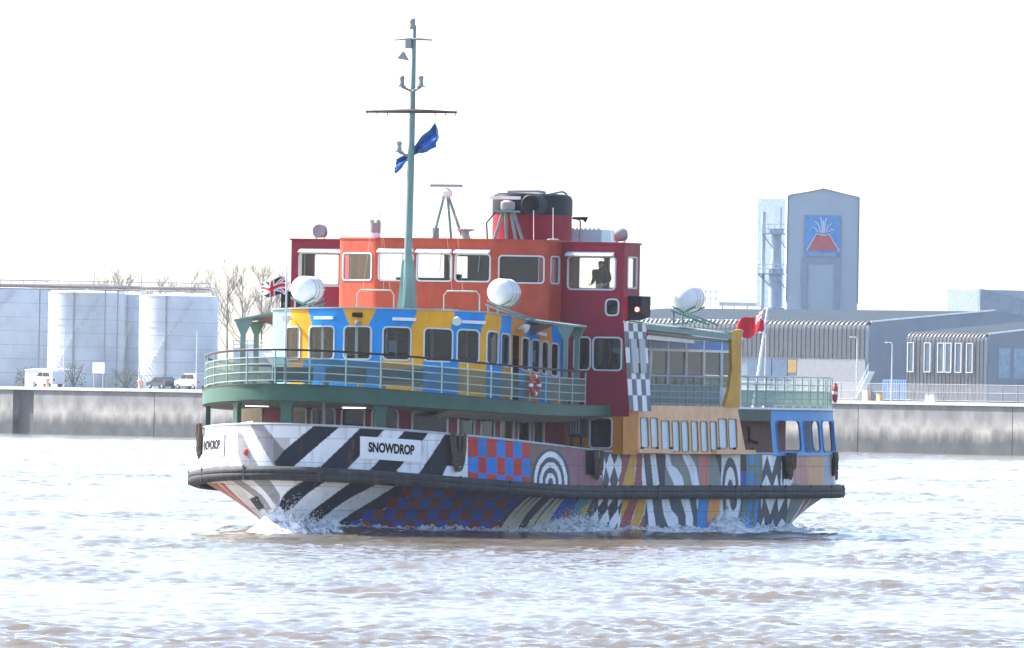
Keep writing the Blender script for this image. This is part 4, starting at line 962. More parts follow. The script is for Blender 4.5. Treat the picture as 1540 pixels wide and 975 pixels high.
railing('side_railing', side, zd, (.10, .33, .55, .78, 1.10), .85, mat('side_rail', (.24, .33, .32), .5), GREY, PANEL)
railing('side_railing', [(u, -6.02) for u, v in side], zd, (.10, .33, .55, .78, 1.10), .85, PALEGREEN, GREY, PANEL)
aft_s = np.r_[np.linspace(s276 + .1, SMAX - .02, 60)]
aft = [deck_pt(s, -.08) for s in aft_s]; aft = aft + [(u, -v) for u, v in aft[::-1]]
railing('stern_railing', aft, zd, (.12, .38, .63, .88, 1.16), .95, PALEGREEN, mat('stern_hand', (.55, .57, .56), .5), PANEL2, ph=.66)

# --- fore awning frames each side
def awning(sg, u0, u1):
    z0, z1 = 7.78 + szo(u0), 7.30
    r_ = S().prism([(u0, sg * 3.9, z0), (u0, sg * 5.85, z1), (u0, sg * 5.85, z1 + .07), (u0, sg * 3.9, z0 + .09)], (u1 - u0, 0, 0)).build('awning_roof', MASTGREEN, ferry)
    for u in (u0 + .05, u1 - .15):
        S().prism([(u, sg * 5.55, 7.31), (u, sg * 5.15, 7.42), (u, sg * 5.45, 6.85), (u, sg * 5.45, 4.6), (u, sg * 5.62, 4.6), (u, sg * 5.62, 6.85), (u, sg * 5.83, 7.29)], (.09, 0, 0)).build('awning_post', MASTGREEN, r_)
    S().prism([(u0 + .02, sg * 4.2, z0 - .12), (u0 + .02, sg * 4.25, z0 - .5), (u0 + .02, sg * 5.2, z1 + .1)], (.06, 0, 0)).build('awning_bracket', mat('bracket_brown', (.12, .08, .07), .6), r_)
    return r_
awning(1, 12.2, 13.5); awning(-1, 9.4, 10.8)

# --- aft saloon with glazed sides and corrugated side awnings
AP = [(33.0, -4.45), (17.9, -4.45), (17.9, 4.45), (33.0, 4.45)]
aw = Wall([(17.9, 4.45), (32.5, 4.45)])
def aft_house(sg):
    w = Wall([(17.9, 4.45), (32.5, 4.45)] if sg > 0 else [(32.5, -4.45), (17.9, -4.45)])
    hs = [(k * 1.82 + .08, k * 1.82 + 1.74, 5.3, 6.58) for k in range(8)]
    hb = [(k * 1.82 + .08, k * 1.82 + 1.74, 6.66, 6.98) for k in range(8)]
    t = w.mesh('aft_saloon_side', 4.4, 7.35, hs + hb, mat('aft_white', (.55, .58, .62), .45, dirt=.2), ferry)
    for h in hs: w.window(h, t, fm=WHITE, gm=GLASS, fw=.02, r=.02)
    for h in hb:
        pb = S(); pb.add([tuple(q) for q in w.pos([h[0], h[1], h[1], h[0]], [h[2], h[2], h[3], h[3]], -.01)], [(0, 1, 2, 3)]); pb.build('blue_transom', mat('transom_blue', (.03, .14, .42), .35), t, recalc=False)
    q = w.pos([0, w.len], [7.10, 7.10], .05); S().tube([tuple(q[0]), tuple(q[1])], .09, 8).build('blind_roll', WHITE, t)
    return t
a_ = aft_house(1); aft_house(-1)
S().box(17.9, 32.6, -4.55, 4.55, 7.35, 7.42).build('aft_roof', PALEGREEN, ferry)
S().box(32.5, 32.56, -4.45, 4.45, 4.4, 7.35).build('aft_end_wall', mat('aft_end', (.42, .45, .48), .5), ferry)
S().box(24.5, 26.0, -1.0, 1.0, 4.5, 7.2).build('inner_core', INTER, ferry)
for u in (20.6, 22.5, 28.0, 30.2):
    S().box(u, u + .5, 1.2, 3.6, 4.55, 5.35).build('inner_seat', mat('seat_purple', (.10, .06, .14), .7), ferry)
mb = S(); rows = []
n = 128
for i in range(n + 1):
    u = 17.95 + i * (27.3 - 17.95) / n; zz = 7.62 - .03 * (u - 18); c = .022 * math.cos(i * math.pi / 1.0)
    rows.append([(u, 4.45, zz + .10 + c), (u, 6.28, zz - .10 + c)])
mb.grid(rows); sa = mb.build('side_awning', PALEGREEN, ferry, recalc=False)
S().prism([(17.95, 6.22, 7.48), (27.3, 6.22, 7.20), (27.3, 6.22, 7.02), (17.95, 6.22, 7.30)], (0, .05, 0)).build('awning_beam', MASTGREEN, sa)
S().prism([(17.95, 6.1, 7.28), (27.3, 6.1, 7.00), (27.3, 6.1, 6.92), (17.95, 6.1, 7.20)], (0, -.25, 0)).build('awning_gutter', GREY, sa)
S().prism([(18.0, 5.9, 7.15), (24.0, 5.9, 6.98), (24.0, 5.9, 6.86), (18.0, 5.9, 6.98)], (0, -.12, 0)).build('awning_duct', WHITE, sa)
for u in np.linspace(18.2, 27.2, 7): S().prism([(u, 4.5, 7.62 - .03 * (u - 18)), (u, 6.2, 7.42 - .03 * (u - 18)), (u, 6.2, 7.36 - .03 * (u - 18)), (u, 4.5, 7.50 - .03 * (u - 18))], (.06, 0, 0)).build('awning_rafter', MASTGREEN, sa)
S().lathe([(.0, -.12), (.12, -.12), (.14, 0), (.12, .16), (.0, .2)], (18.5, 6.1, 7.18), 'z', 10, cap=False).build('awning_float', mat('red_float', (.35, .02, .03), .5), sa, 40)
# mustard wing panel at the break of the awning
S().prism([(26.25, 6.12, 4.58), (27.85, 6.12, 4.58), (27.85, 6.16, 7.42), (27.4, 6.16, 7.40), (26.75, 6.16, 7.30), (26.95, 6.14, 6.0), (26.7, 6.13, 5.2)], (0, .12, 0)).build('wing_panel', MUSTARD, ferry)
S().box(27.86, 27.92, 6.08, 6.26, 4.6, 7.4).build('wing_edge', WHITE, ferry)
# upper side rail near the aft raft
S().tube([(18.1, 4.6, 7.7), (18.1, 4.6, 8.75), (19.0, 4.6, 8.75), (21.5, 4.6, 8.75)], .025, 6).build('roof_rail', GREY, ferry)
for u in (19.2, 20.4, 21.5): S().tube([(u, 4.6, 7.6), (u, 4.6, 8.75)], .022, 6).build('roof_rail_post', GREY, ferry)

# --- peach gangway screen with ten slots
pw = Wall([(17.15, 6.22), (27.75, 6.22)], lean=lambda z: (4.5 - z) * .06)
sx = [(961.5, 974), (976, 988), (991.4, 1004.7), (1007.4, 1019.4), (1020.7, 1032.7), (1035.4, 1046.6), (1049.2, 1060.7), (1063.4, 1074.6), (1076.2, 1090), (1090.8, 1104.7)]
slots = []
for i, (a, b) in enumerate(sx):
    f = lambda x: 0.0625 + (x - 953.5) * 0.0682
    hi = 4.16 if i in (0, 1, 8, 9) else 4.06
    slots.append((f(a) + .08, f(b) - .06, 3.12 if i in (0, 1, 8, 9) else 2.99, hi))
peach = pw.mesh('gangway_screen', 2.9, 4.56, slots, PEACH, ferry)
for h in slots: pw.window(h, peach, fm=mat('slot_trim', (.35, .20, .10), .5), gm=SLOT, fw=.025, r=.1)
q0, q1 = pw.pos([0, pw.len], [4.56, 4.56], 0); S().prism([tuple(q0), tuple(q1), (q1[0], q1[1] - .2, q1[2]), (q0[0], q0[1] - .2, q0[2])], (0, 0, .05)).build('screen_cap', PEACH, peach)
S().box(17.15, 20.6, 6.25, 6.48, 2.92, 3.06).build('gangway_ledge', PEACH, peach)
S().box(24.9, 28.9, 6.25, 6.50, 2.90, 3.05).build('gangway_ledge', PEACH, peach)
for u in (17.5, 19.0, 20.4, 25.2, 26.8, 28.6): S().box(u, u + .08, 6.4, 6.5, 3.06, 3.14).build('ledge_bolt', RUBBER, peach)
S().prism([(27.75, 6.2, 4.55), (27.75, 6.3, 2.95), (28.4, 6.3, 2.95)], (0, -.08, 0)).build('screen_bracket', PEACH, peach)

# --- aft main-deck house and stern shelter
S().box(17.9, 37.6, -4.4, 4.4, 1.8, 4.35).build('aft_house', mat('aft_maroon', (.07, .016, .024), .6), ferry)
S().box(30.6, 31.9, 4.4, 4.46, 2.4, 4.1).build('house_door', mat('door_dark', (.03, .012, .02), .5), ferry)
S().box(32.3, 37.5, 4.4, 4.45, 2.2, 4.2).build('house_panel', mat('panel_rose', (.22, .10, .10), .6), ferry)
S().tube([(33.4, 4.5, 3.9), (33.4, 4.56, 3.4), (34.2, 4.56, 3.3)], .05, 6).build('house_pipe', BLACK, ferry)
st_s = np.r_[np.linspace(s32, SMAX - .01, 80)]
stp = [tuple(float(x) for x in plan(s)) for s in st_s]
stp = stp + [(u, -v) for u, v in stp[::-1]]
tmp = Wall(stp)
# path runs aft down the port side and forward up the starboard side: outward is to the path's left as for the others
stw = Wall(stp, lean=lambda z: -(z - 2.9) * .10)
seg = [(.52, 2.98), (3.42, 5.3), (5.75, 8.1), (8.6, 11.0), (11.5, 14.0)]
LT = stw.len
holes = [(a, b, 3.0, 4.13) for a, b in seg] + [(LT - b, LT - a, 3.0, 4.13) for a, b in seg] + [(14.6, LT - 14.6, 3.0, 4.13)]
stern = stw.mesh('stern_shelter', 2.84, 4.60, holes, SKYBLUE, ferry, step=.25)
for h in holes: stw.window(h, stern, fm=BLUE, fw=.03, r=.25, proud=.04, pane=False)
# louvred black locker by the lower orange front
lk = S().box(14.0, 14.6, 5.05, 5.5, 3.45, 4.2).build('deck_locker', BLACK, ferry)
for i in range(4): S().box(13.97, 14.0, 5.1 + i * .1, 5.14 + i * .1, 3.55, 4.1).build('louvre', GREY, lk)
for v in (5.1, 5.45): S().box(14.1, 14.16, v - .03, v + .03, 2.0, 3.45).build('locker_leg', BLACK, lk)

# --- name boards with lettering
def name_board(sg):
    s0, s1, k0, k1 = 2.73, 5.06, .36, .815
    rows = []; 
    for k in (k0, k1): rows.append([on_hull(sg * s, k, .035) for s in np.linspace(s0, s1, 12)])
    mb = S(); mb.grid(rows)
    back = [[on_hull(sg * s, k, -.01) for s in np.linspace(s0, s1, 12)] for k in (k0, k1)]
    mb.grid(back); mb.grid([rows[1], back[1]]); mb.grid([rows[0], back[0]])
    b = mb.build('name_board', mat('board_white', (.80, .81, .83), .4, var=.03), ferry, recalc=False)
    cu = bpy.data.curves.new('lettering', 'FONT'); cu.body = 'SNOWDROP'; cu.size = 1.0; cu.offset = 0.045; cu.extrude = 0.0
    tob = bpy.data.objects.new('tmp', cu); COL.objects.link(tob); bpy.context.view_layer.update()
    me = bpy.data.meshes.new_from_object(tob.evaluated_get(bpy.context.evaluated_depsgraph_get()))
    bpy.data.objects.remove(tob); me.name = 'lettering'
    xs = [v.co.x for v in me.vertices]; ys = [v.co.y for v in me.vertices]; x0, x1 = min(xs), max(xs); y0, y1 = min(ys), max(ys)
    t0, t1, h0, h1 = s0 + .30, s1 - .28, .50, .71
    for v in me.vertices:
        fx = (v.co.x - x0) / (x1 - x0); fy = (v.co.y - y0) / (y1 - y0)
        s = t0 + (t1 - t0) * fx if sg > 0 else -(t1 - (t1 - t0) * fx)
        q = on_hull(s, h0 + (h1 - h0) * fy, .045); v.co = (-q[0], q[1], q[2])
    link_mesh('lettering', me, BLACK, b)
name_board(1); name_board(-1)
# --- mooring fairlead frames, hawse and anchor fittings on the bulwark
mb = S()
q = on_hull(-1.44, .42, .03); nu, nv = [float(x) for x in plan_normal(-1.44)]
S().lathe([(.0, 0), (.09, .0), (.13, .03), (.10, .06)], (q[0], q[1], q[2]), 'x', 16).build('hawse_ring', mat('hawse_red', (.55, .08, .04), .5), ferry, 40)
S().tube([on_hull(-5.3, .98, 0), on_hull(-1.2, 1.05, 0)], .02, 5).build('bulwark_wire', WHITE, ferry)

# ------------------------------------------------------------------ things carried by the ferry
# liferaft canisters
def raft(u, v, z, label):
    r_ = ship_thing('liferaft_canister', u, v, z)
    L, rr = .70, .47
    prof = [(0.02, -L), (.22, -L + .02), (.38, -L + .12), (rr, -L + .3), (rr, L - .3), (.38, L - .12), (.22, L - .02), (.02, L)]
    MB().lathe(prof, (0, 0, 0), 'x', 24, cap=False).build('shell', GRP, r_, 40)
    MB().box(-L + .3, L - .3, -rr - .025, rr + .025, -.02, .02).build('flange', GRP, r_)
    for x in (-.3, 0.02, .32): MB().lathe([(rr + .012, x - .02), (rr + .012, x + .02)], (0, 0, 0), 'x', 24, cap=False).build('strap', GREY, r_)
    tag(r_, label, 'liferaft', 'liferaft canisters')
    # its cradle belongs to the ship
    cr = S().tube([(u - .45, v - .45, z - .30), (u - .45, v, z - .52), (u - .45, v + .45, z - .30)], .035, 6).build('raft_cradle', MASTGREEN, ferry)
    S().tube([(u + .45, v - .45, z - .30), (u + .45, v, z - .52), (u + .45, v + .45, z - .30)], .035, 6).build('raft_cradle', MASTGREEN, ferry)
    sg = 1 if v > 0 else -1
    for du in (-.45, .45):
        S().tube([(u + du, v - sg * .5, z - .45), (u + du, v + sg * 1.0, z - .95)], .04, 6).build('cradle_ramp', MASTGREEN, cr)
        S().tube([(u + du, v - sg * .4, z - .45), (u + du, v - sg * .4, z - 1.0)], .04, 6).build('cradle_leg', MASTGREEN, cr)
        S().tube([(u + du, v + sg * .5, z - .8), (u + du, v - sg * .4, z - .95)], .025, 6).build('cradle_brace', MASTGREEN, cr)
raft(10.8, 3.78, 8.47, 'white liferaft canister on the blue and yellow cabin roof, nearest the name board')
raft(10.9, -3.70, 8.47, 'white liferaft canister beside the small union flag, left of the mast')
raft(26.9, 4.55, 8.50, 'white liferaft canister on the aft roof behind the black lamp screen')

# lifebuoy on the fore railing
def lifebuoy(s, d, h, label):
    u, v = deck_pt(s, d); nu, nv = [float(q) for q in plan_normal(s)]
    e = ship_thing('lifebuoy', u, v, float(zd(u)) + h, math.atan2(nv, -nu))
    for k in range(4):
        pts = []
        for i in range(9):
            a = R(45 + 90 * k - 45 + 90 * i / 8); pts.append((0, .30 * math.cos(a), .30 * math.sin(a)))
        MB().tube(pts, .075, 8).build('ring_segment', mat('buoy_red', (.45, .06, .05), .6) if True else WHITE, e, 60)
        a = R(90 * k + 0); MB().tube([(0, .30 * math.cos(a - .16), .30 * math.sin(a - .16)), (0, .30 * math.cos(a), .30 * math.sin(a)), (0, .30 * math.cos(a + .16), .30 * math.sin(a + .16))], .083, 8).build('white_band', WHITE, e, 60)
    tag(e, label, 'lifebuoy', 'lifebuoys on the railings')
lifebuoy(11.2, .10, .58, 'red and white lifebuoy on the rail above the red and blue chequered bulwark')
lifebuoy(42.9, .10, .62, 'red lifebuoy on the outside of the stern rail')

# hanging rope fenders
random.seed(5)
def rope_fender(s, k0, k1, label, n=6, w=.5):
    q = on_hull(s, k1, .08); e = ship_thing('rope_fender', *q)
    for i in range(n):
        pts = []; off = random.uniform(-w, w) * .5; wid = random.uniform(.1, .32); dep = random.uniform(.6, 1.0)
        for j in range(13):
            t = j / 12; ss = s + off + wid * math.cos(math.pi * t) * (1 if i % 2 else -1)
            kk = k1 - (k1 - k0) * dep * math.sin(math.pi * t) ** .7
            h = on_hull(ss, kk, (.08 + .05 * random.random() + .02 * i))
            pts.append((-(h[0] - q[0]), h[1] - q[1], h[2] - q[2]))
        MB().tube(pts, random.uniform(.03, .05), 6).build('rope_loop', ROPE, e, 60)
    h = on_hull(s, (k0 + k1) / 2, .06); 
    a = (-(h[0] - q[0]), h[1] - q[1], h[2] - q[2])
    MB().tube([(a[0], a[1], a[2] + .38), (a[0], a[1], a[2] + .2), (a[0], a[1], a[2] - .25), (a[0], a[1], a[2] - .38)], [.03, .08, .08, .04], 8).build('fender_core', BLACK, e, 60)
    tag(e, label, 'fender', 'rope fenders along the bulwark')
rope_fender(6.7, .22, 1.03, 'dark rope fender right of the ship name board')
rope_fender(16.7, .25, 1.0, 'brown rope fender beside the white diamond pattern', 7)
rope_fender(36.2, .3, 1.02, 'dark rope fender under the blue stern windows')
rope_fender(42.2, .3, 1.05, 'dark rope fender at the far right end of the stern')
rope_fender(-5.2, .25, 1.08, 'dark rope fender on the sunlit left side of the bow', 5, .3)

# flags
def flag_mesh(name, grid3, colfn, m_name, parent=None):
    rows = np.array(grid3); nr, nc = rows.shape[:2]
    U_, V_ = np.meshgrid(np.linspace(0, 1, nc), np.linspace(0, 1, nr))
    return np_mesh(name, rows.reshape(-1, 3), gridfaces(nr, nc), mat(m_name, (1, 1, 1), .8, attr='paint', var=.1), parent, colfn(U_.ravel(), V_.ravel()))
def union(u, v):       # u 0..1 hoist->fly, v 0..1 bottom->top
    x, y = (u - .5) * 2, (v - .5)
    c = np.tile(np.array((.012, .018, .10)), (u.size, 1))
    for sgn in (1, -1):
        d = np.abs(y - sgn * x * .5) * .894; c[d < .10] = (.75, .75, .75)
    for sgn in (1, -1):
        d = np.abs(y - sgn * x * .5) * .894; c[d < .035] = (.55, .02, .04)
    c[(np.abs(x) < .33 * .5 * 2 * .5) | (np.abs(y) < .167)] = (.75, .75, .75)
    c[(np.abs(x) < .10) | (np.abs(y) < .10)] = (.55, .02, .04)
    return c
def cloth(n, m, f): return [[f(j / (n - 1), i / (m - 1)) for j in range(n)] for i in range(m)]
# jackstaff (part of the ferry) and jack
S().tube([(.55, -.14, 4.9), (.5, -.14, 9.15)], [.055, .03], 8).build('jackstaff', WHITE, ferry, 60)
e = ship_thing('jack_flag', .52, -.16, 8.22); tag(e, 'small union flag streaming from the white jackstaff at the bow', 'flag')
flag_mesh('cloth', cloth(60, 36, lambda a, b: (-.25 * a - .12 * math.sin(a * 7 + b), -.03 - 1.02 * a, (b * .62) * (1 - .25 * a) - .05 - .06 * a + .05 * math.sin(a * 8))), union, 'jack_cloth', e)
# blue house flag at the mast
e = ship_thing('house_flag', 11.25, -.03, 13.55); tag(e, 'blue flag twisted by the wind on the mast below the yard', 'flag')
def bflag(a, b):
    x = -.58 + 1.45 * a; w = .34 - .25 * math.exp(-((a - .42) / .2) ** 2) + .30 * max(0, a - .5) * 1.6
    zc = -.72 + 1.15 * a
    return (-.15 + .14 * math.sin(a * 9 + b * 3) + .10 * math.sin(b * 7) + .035 * math.sin(a * 31 + b * 11) + .03 * math.sin(b * 19 - a * 17), x + .10 * (1 - b) * a, zc + (b - .5) * w * 1.5 - .12 * (a > .99))
def bcol(u, v):
    c = np.tile(np.array((.02, .11, .38)), (u.size, 1))
    k = (v > .55) & (v < .85) & (u > .45) & (u < .85) & (np.sin(u * 130) > .25) & (np.sin(u * 47 + v * 20) > -.4); c[k] = (.02, .03, .12)
    return c
flag_mesh('cloth', cloth(70, 30, bflag), bcol, 'house_cloth', e)
# red ensign on its staff
S().tube([(45.9, 0, 4.5), (47.3, 0, 8.4)], [.07, .04], 8).build('ensign_staff', WHITE, ferry, 60)
e = ship_thing('ensign', 46.95, .02, 7.35); tag(e, 'red ensign flying from the white staff at the stern', 'flag')
def ens(u, v):
    c = np.tile(np.array((.50, .010, .028)), (u.size, 1)); k = (u < .36) & (v > .52)
    c[k] = union(np.clip(u[k] / .36, 0, 1), np.clip((v[k] - .52) / .48, 0, 1)) * .8; return c
flag_mesh('cloth', cloth(60, 34, lambda a, b: (-.32 * (1 - b) * .0 + .10 * math.sin(a * 7 + b * 2) - .2 * a, -.02 - 1.15 * a, b * .80 * (1 - .1 * a) - .36 * a + .06 * math.sin(a * 9 + b) + .12)), ens, 'ensign_cloth', e)

# benches on the fore deck
def bench(u, v, rz, label):
    e = ship_thing('deck_bench', u, v, float(zd(u)) - .02, rz); m = mat('bench_navy', (.03, .04, .07), .5)
    MB().box(-.22, .22, -.75, .75, .42, .47).build('seat', m, e); MB().box(-.27, -.22, -.75, .75, .5, .95).build('backrest', m, e)
    for y in (-.65, .65): MB().box(-.25, .2, y - .03, y + .03, 0, .42).build('leg', GREY, e)
    tag(e, label, 'bench', 'benches on the fore deck')
bench(5.2, -1.9, 0, 'dark bench on the fore deck, nearest the jackstaff'); bench(5.0, .15, 0, 'dark bench on the fore deck in front of the middle blue window')
bench(5.2, 2.2, 0, 'dark bench on the fore deck behind the rail, rightmost of three')

# the helmsman in the port wing
def person(u, v, z):
    e = ship_thing('person', u, v, z, R(-12)); tag(e, 'person in dark clothes standing at the bridge wing window', 'person')
    e.scale = (1.12, 1.32, 1.04)
    V = {'pel': (0, 0, .95), 'sp': (.01, 0, 1.15), 'ch': (.02, 0, 1.34), 'nk': (.02, 0, 1.48), 'hd': (.05, 0, 1.60), 'ht': (.05, 0, 1.70),
         'lh': (0, .10, .90), 'lk': (.03, .11, .50), 'la': (0, .12, .09), 'lt': (.16, .13, .04), 'rh': (0, -.10, .90), 'rk': (.03, -.11, .50), 'ra': (0, -.12, .09), 'rt': (.16, -.13, .04),
         'ls': (.02, .19, 1.40), 'le': (.0, .25, 1.13), 'lw': (.18, .22, .98), 'rs': (.02, -.19, 1.40), 're': (.0, -.25, 1.13), 'rw': (.18, -.22, .98)}
    E = [('pel', 'sp'), ('sp', 'ch'), ('ch', 'nk'), ('nk', 'hd'), ('hd', 'ht'), ('pel', 'lh'), ('lh', 'lk'), ('lk', 'la'), ('la', 'lt'), ('pel', 'rh'), ('rh', 'rk'), ('rk', 'ra'), ('ra', 'rt'), ('ch', 'ls'), ('ls', 'le'), ('le', 'lw'), ('ch', 'rs'), ('rs', 're'), ('re', 'rw')]
    rad = {'pel': (.16, .12), 'sp': (.18, .13), 'ch': (.21, .14), 'nk': (.06, .06), 'hd': (.085, .10), 'ht': (.065, .075), 'lh': (.10, .10), 'lk': (.065, .065), 'la': (.045, .045), 'lt': (.045, .035), 'ls': (.095, .09), 'le': (.068, .065), 'lw': (.038, .038)}
    for k in list(rad):
        if k[0] == 'l' and len(k) == 2: rad['r' + k[1]] = rad[k]
    ks = list(V); me = bpy.data.meshes.new('body'); me.from_pydata([V[k] for k in ks], [(ks.index(a), ks.index(b)) for a, b in E], [])
    o = link_mesh('body', me, mat('dark_jacket', (.008, .008, .012), .9, spec=.05), e)
    sk = o.modifiers.new('skin', 'SKIN'); o.modifiers.new('sub', 'SUBSURF').levels = 2; o.modifiers['sub'].render_levels = 2
    for i, k in enumerate(ks): me.skin_vertices[0].data[i].radius = rad[k]
    me.skin_vertices[0].data[ks.index('pel')].use_root = True
    hm = mat('skin', (.35, .2, .14), .6)
    MB().lathe([(.0, -.115), (.05, -.10), (.075, -.03), (.082, .04), (.06, .10), (.0, .12)], (.06, 0, 1.63), 'z', 14, 1.1, .95, False).build('face', hm, e, 60)
    MB().lathe([(.07, 0), (.09, .05), (.07, .10), (.0, .125)], (.045, 0, 1.64), 'z', 14, 1.15, 1.0, False).build('hair', mat('hair', (.02, .015, .012), .8), e, 60)
    for sgn in (1, -1):
        for f in range(5):
            y = sgn * (.19 + .018 * f); MB().tube([(.20, y, .975), (.25, y + .002, .965 - .005 * abs(f - 2)), (.275 - .008 * abs(f - 2), y, .935)], [.011, .010, .008], 6).build('finger', hm, e, 60)
person(16.75, 5.12, 7.85)

# ================================================================== river
def water_mat():
    m = bpy.data.materials.new('river_water'); m.use_nodes = True
    nt = m.node_tree; N = nt.nodes; L = nt.links; p = N['Principled BSDF']
    p.inputs['Roughness'].default_value = 0.10; p.inputs['IOR'].default_value = 1.33
    tc = N.new('ShaderNodeTexCoord')
    fo = N.new('ShaderNodeAttribute'); fo.attribute_name = 'foam'
    nz = N.new('ShaderNodeTexNoise'); nz.inputs['Scale'].default_value = 2.2; nz.inputs['Detail'].default_value = 8.0; nz.inputs['Roughness'].default_value = .7
    L.new(tc.outputs['Object'], nz.inputs['Vector'])
    ad = N.new('ShaderNodeMath'); ad.operation = 'ADD'; L.new(fo.outputs['Fac'], ad.inputs[0]); L.new(nz.outputs['Fac'], ad.inputs[1])
    mr = N.new('ShaderNodeMapRange'); mr.inputs['From Min'].default_value = .92; mr.inputs['From Max'].default_value = 1.12; L.new(ad.outputs[0], mr.inputs['Value'])
    mx = N.new('ShaderNodeMix'); mx.data_type = 'RGBA'; mx.inputs['A'].default_value = (.118, .098, .066, 1); mx.inputs['B'].default_value = (.82, .83, .84, 1)
    L.new(mr.outputs['Result'], mx.inputs['Factor']); L.new(mx.outputs['Result'], p.inputs['Base Color'])
    rr = N.new('ShaderNodeMapRange'); rr.inputs['To Min'].default_value = .10; rr.inputs['To Max'].default_value = .7
    L.new(mr.outputs['Result'], rr.inputs['Value']); L.new(rr.outputs['Result'], p.inputs['Roughness'])
    n2 = N.new('ShaderNodeTexNoise'); n2.inputs['Scale'].default_value = 7.0; n2.inputs['Detail'].default_value = 5.0; L.new(tc.outputs['Object'], n2.inputs['Vector'])
    bp = N.new('ShaderNodeBump'); bp.inputs['Strength'].default_value = .35; bp.inputs['Distance'].default_value = .05
    L.new(n2.outputs['Fac'], bp.inputs['Height']); L.new(bp.outputs['Normal'], p.inputs['Normal'])
    return m
rng = np.random.default_rng(7)
ys = [60.0, 100.0, 150.0]; y = 185.0
while y < 1215.0:
    ys.append(y); y += 0.16 * (y / 200.0) ** 1.15
ys = np.array(ys + [1260, 1330, 1420, 1520])
t = np.r_[np.linspace(-1.5, -1.08, 40), np.linspace(-1.06, 1.06, 300), np.linspace(1.08, 1.5, 40)]
X = t[None, :] * (ys[:, None] * 0.0437); X = np.c_[np.full(len(ys), -395.0), X, np.full(len(ys), 395.0)]
Y = np.repeat(ys[:, None], X.shape[1], 1)
Z = np.zeros_like(X)
for i in range(96):
    lam = 0.38 * (7.0 / 0.38) ** (rng.random() ** 1.5)
    th = math.radians(rng.normal(74, 32)); kx, ky = math.cos(th) * 2 * math.pi / lam, math.sin(th) * 2 * math.pi / lam
    amp = 0.0046 * lam ** 0.38
    w = np.sin(kx * X + ky * Y + rng.random() * 6.283)
    Z += amp * (2.0 * ((1 + w) / 2) ** 1.6 - 0.86)
for i in range(9):
    lam = rng.uniform(7, 19); th = math.radians(rng.normal(80, 40)); Z += .007 * np.sin(2 * math.pi / lam * (X * math.cos(th) + Y * math.sin(th)) + rng.random() * 6.28)
# patchiness of the chop
pp = np.zeros_like(X)
for i in range(14):
    lam = rng.uniform(7, 60); th = rng.random() * 6.28; pp += np.sin(2 * math.pi / lam * (X * math.cos(th) + Y * math.sin(th) * .4) + rng.random() * 6.28)
patch = np.clip(0.85 + 0.11 * pp, .45, 1.35)
Z *= patch * np.clip((Y - 150) / 40, 0, 1) * np.clip((1260 - Y) / 60, 0, 1)
Z[:, 0] = 0; Z[:, -1] = 0
# the ship's own waves
cu_, su_ = math.cos(SHIP_RZ), math.sin(SHIP_RZ)
dx, dy = X - SHIP_LOC[0], Y - SHIP_LOC[1]
U = -(dx * cu_ + dy * su_); V = -dx * su_ + dy * cu_
hb = bw(np.clip(U, .5, 43.4)); inside = (U > -1) & (U < 44)
D = np.abs(V) - hb
near = np.where(inside, np.exp(-((D - .5) / .9) ** 2), 0.0)
hump = .28 * np.exp(-((U - 2.0) / 2.2) ** 2) + .16 * np.exp(-((U - 17) / 2.5) ** 2) + .14 * np.exp(-((U - 31) / 2.5) ** 2)
Z += near * hump
for sg in (1, -1):       # diverging bow waves
    dd = sg * V - (2.0 + .34 * U); Z += np.where(U > 1, .20 * np.exp(-(dd / 1.3) ** 2) * np.exp(-U / 60) * np.clip(U / 6, 0, 1), 0) * (sg * V > hb)
    dd2 = sg * V - (4.0 + .34 * U); Z -= np.where(U > 1, .10 * np.exp(-(dd2 / 1.4) ** 2) * np.exp(-U / 60) * np.clip(U / 6, 0, 1), 0) * (sg * V > hb)
foam = np.where(inside, np.exp(-(np.clip(D, 0, None) / .9) ** 2) * (.50 + .30 * np.exp(-((U - 2) / 5) ** 2) + .22 * np.exp(-((U - 17) / 4) ** 2) + .22 * np.exp(-((U - 31) / 4) ** 2)), 0)
foam += np.where((U > 42) & (U < 75), .40 * np.exp(-(V / 4.2) ** 2) * np.exp(-(U - 42) / 16), 0)
for sg in (1, -1):
    dd = sg * V - (2.2 + .34 * U); foam += np.where((U > 0) & (sg * V > hb), .42 * np.exp(-(dd / 1.1) ** 2) * np.exp(-U / 22), 0)
wk = np.clip(foam, 0, .5) * (U > 40)
Z += wk * .35 * (np.sin(X * 3.1 + 1.7 * np.sin(Y * 1.3)) * np.sin(Y * 2.3 + X * .9) + .6 * np.sin(X * 6.7 + Y * 4.1))
river = np_mesh('river', np.stack([X, Y, Z], -1).reshape(-1, 3), gridfaces(*X.shape), water_mat(), None, smooth=True, extra={'foam': foam.ravel()})
tag(river, kind='structure')
bb = MB().box(-395, 395, -30, 60.5, -.06, -.02).build('near_water', mat('near_water', (.17, .125, .088), .15), river)

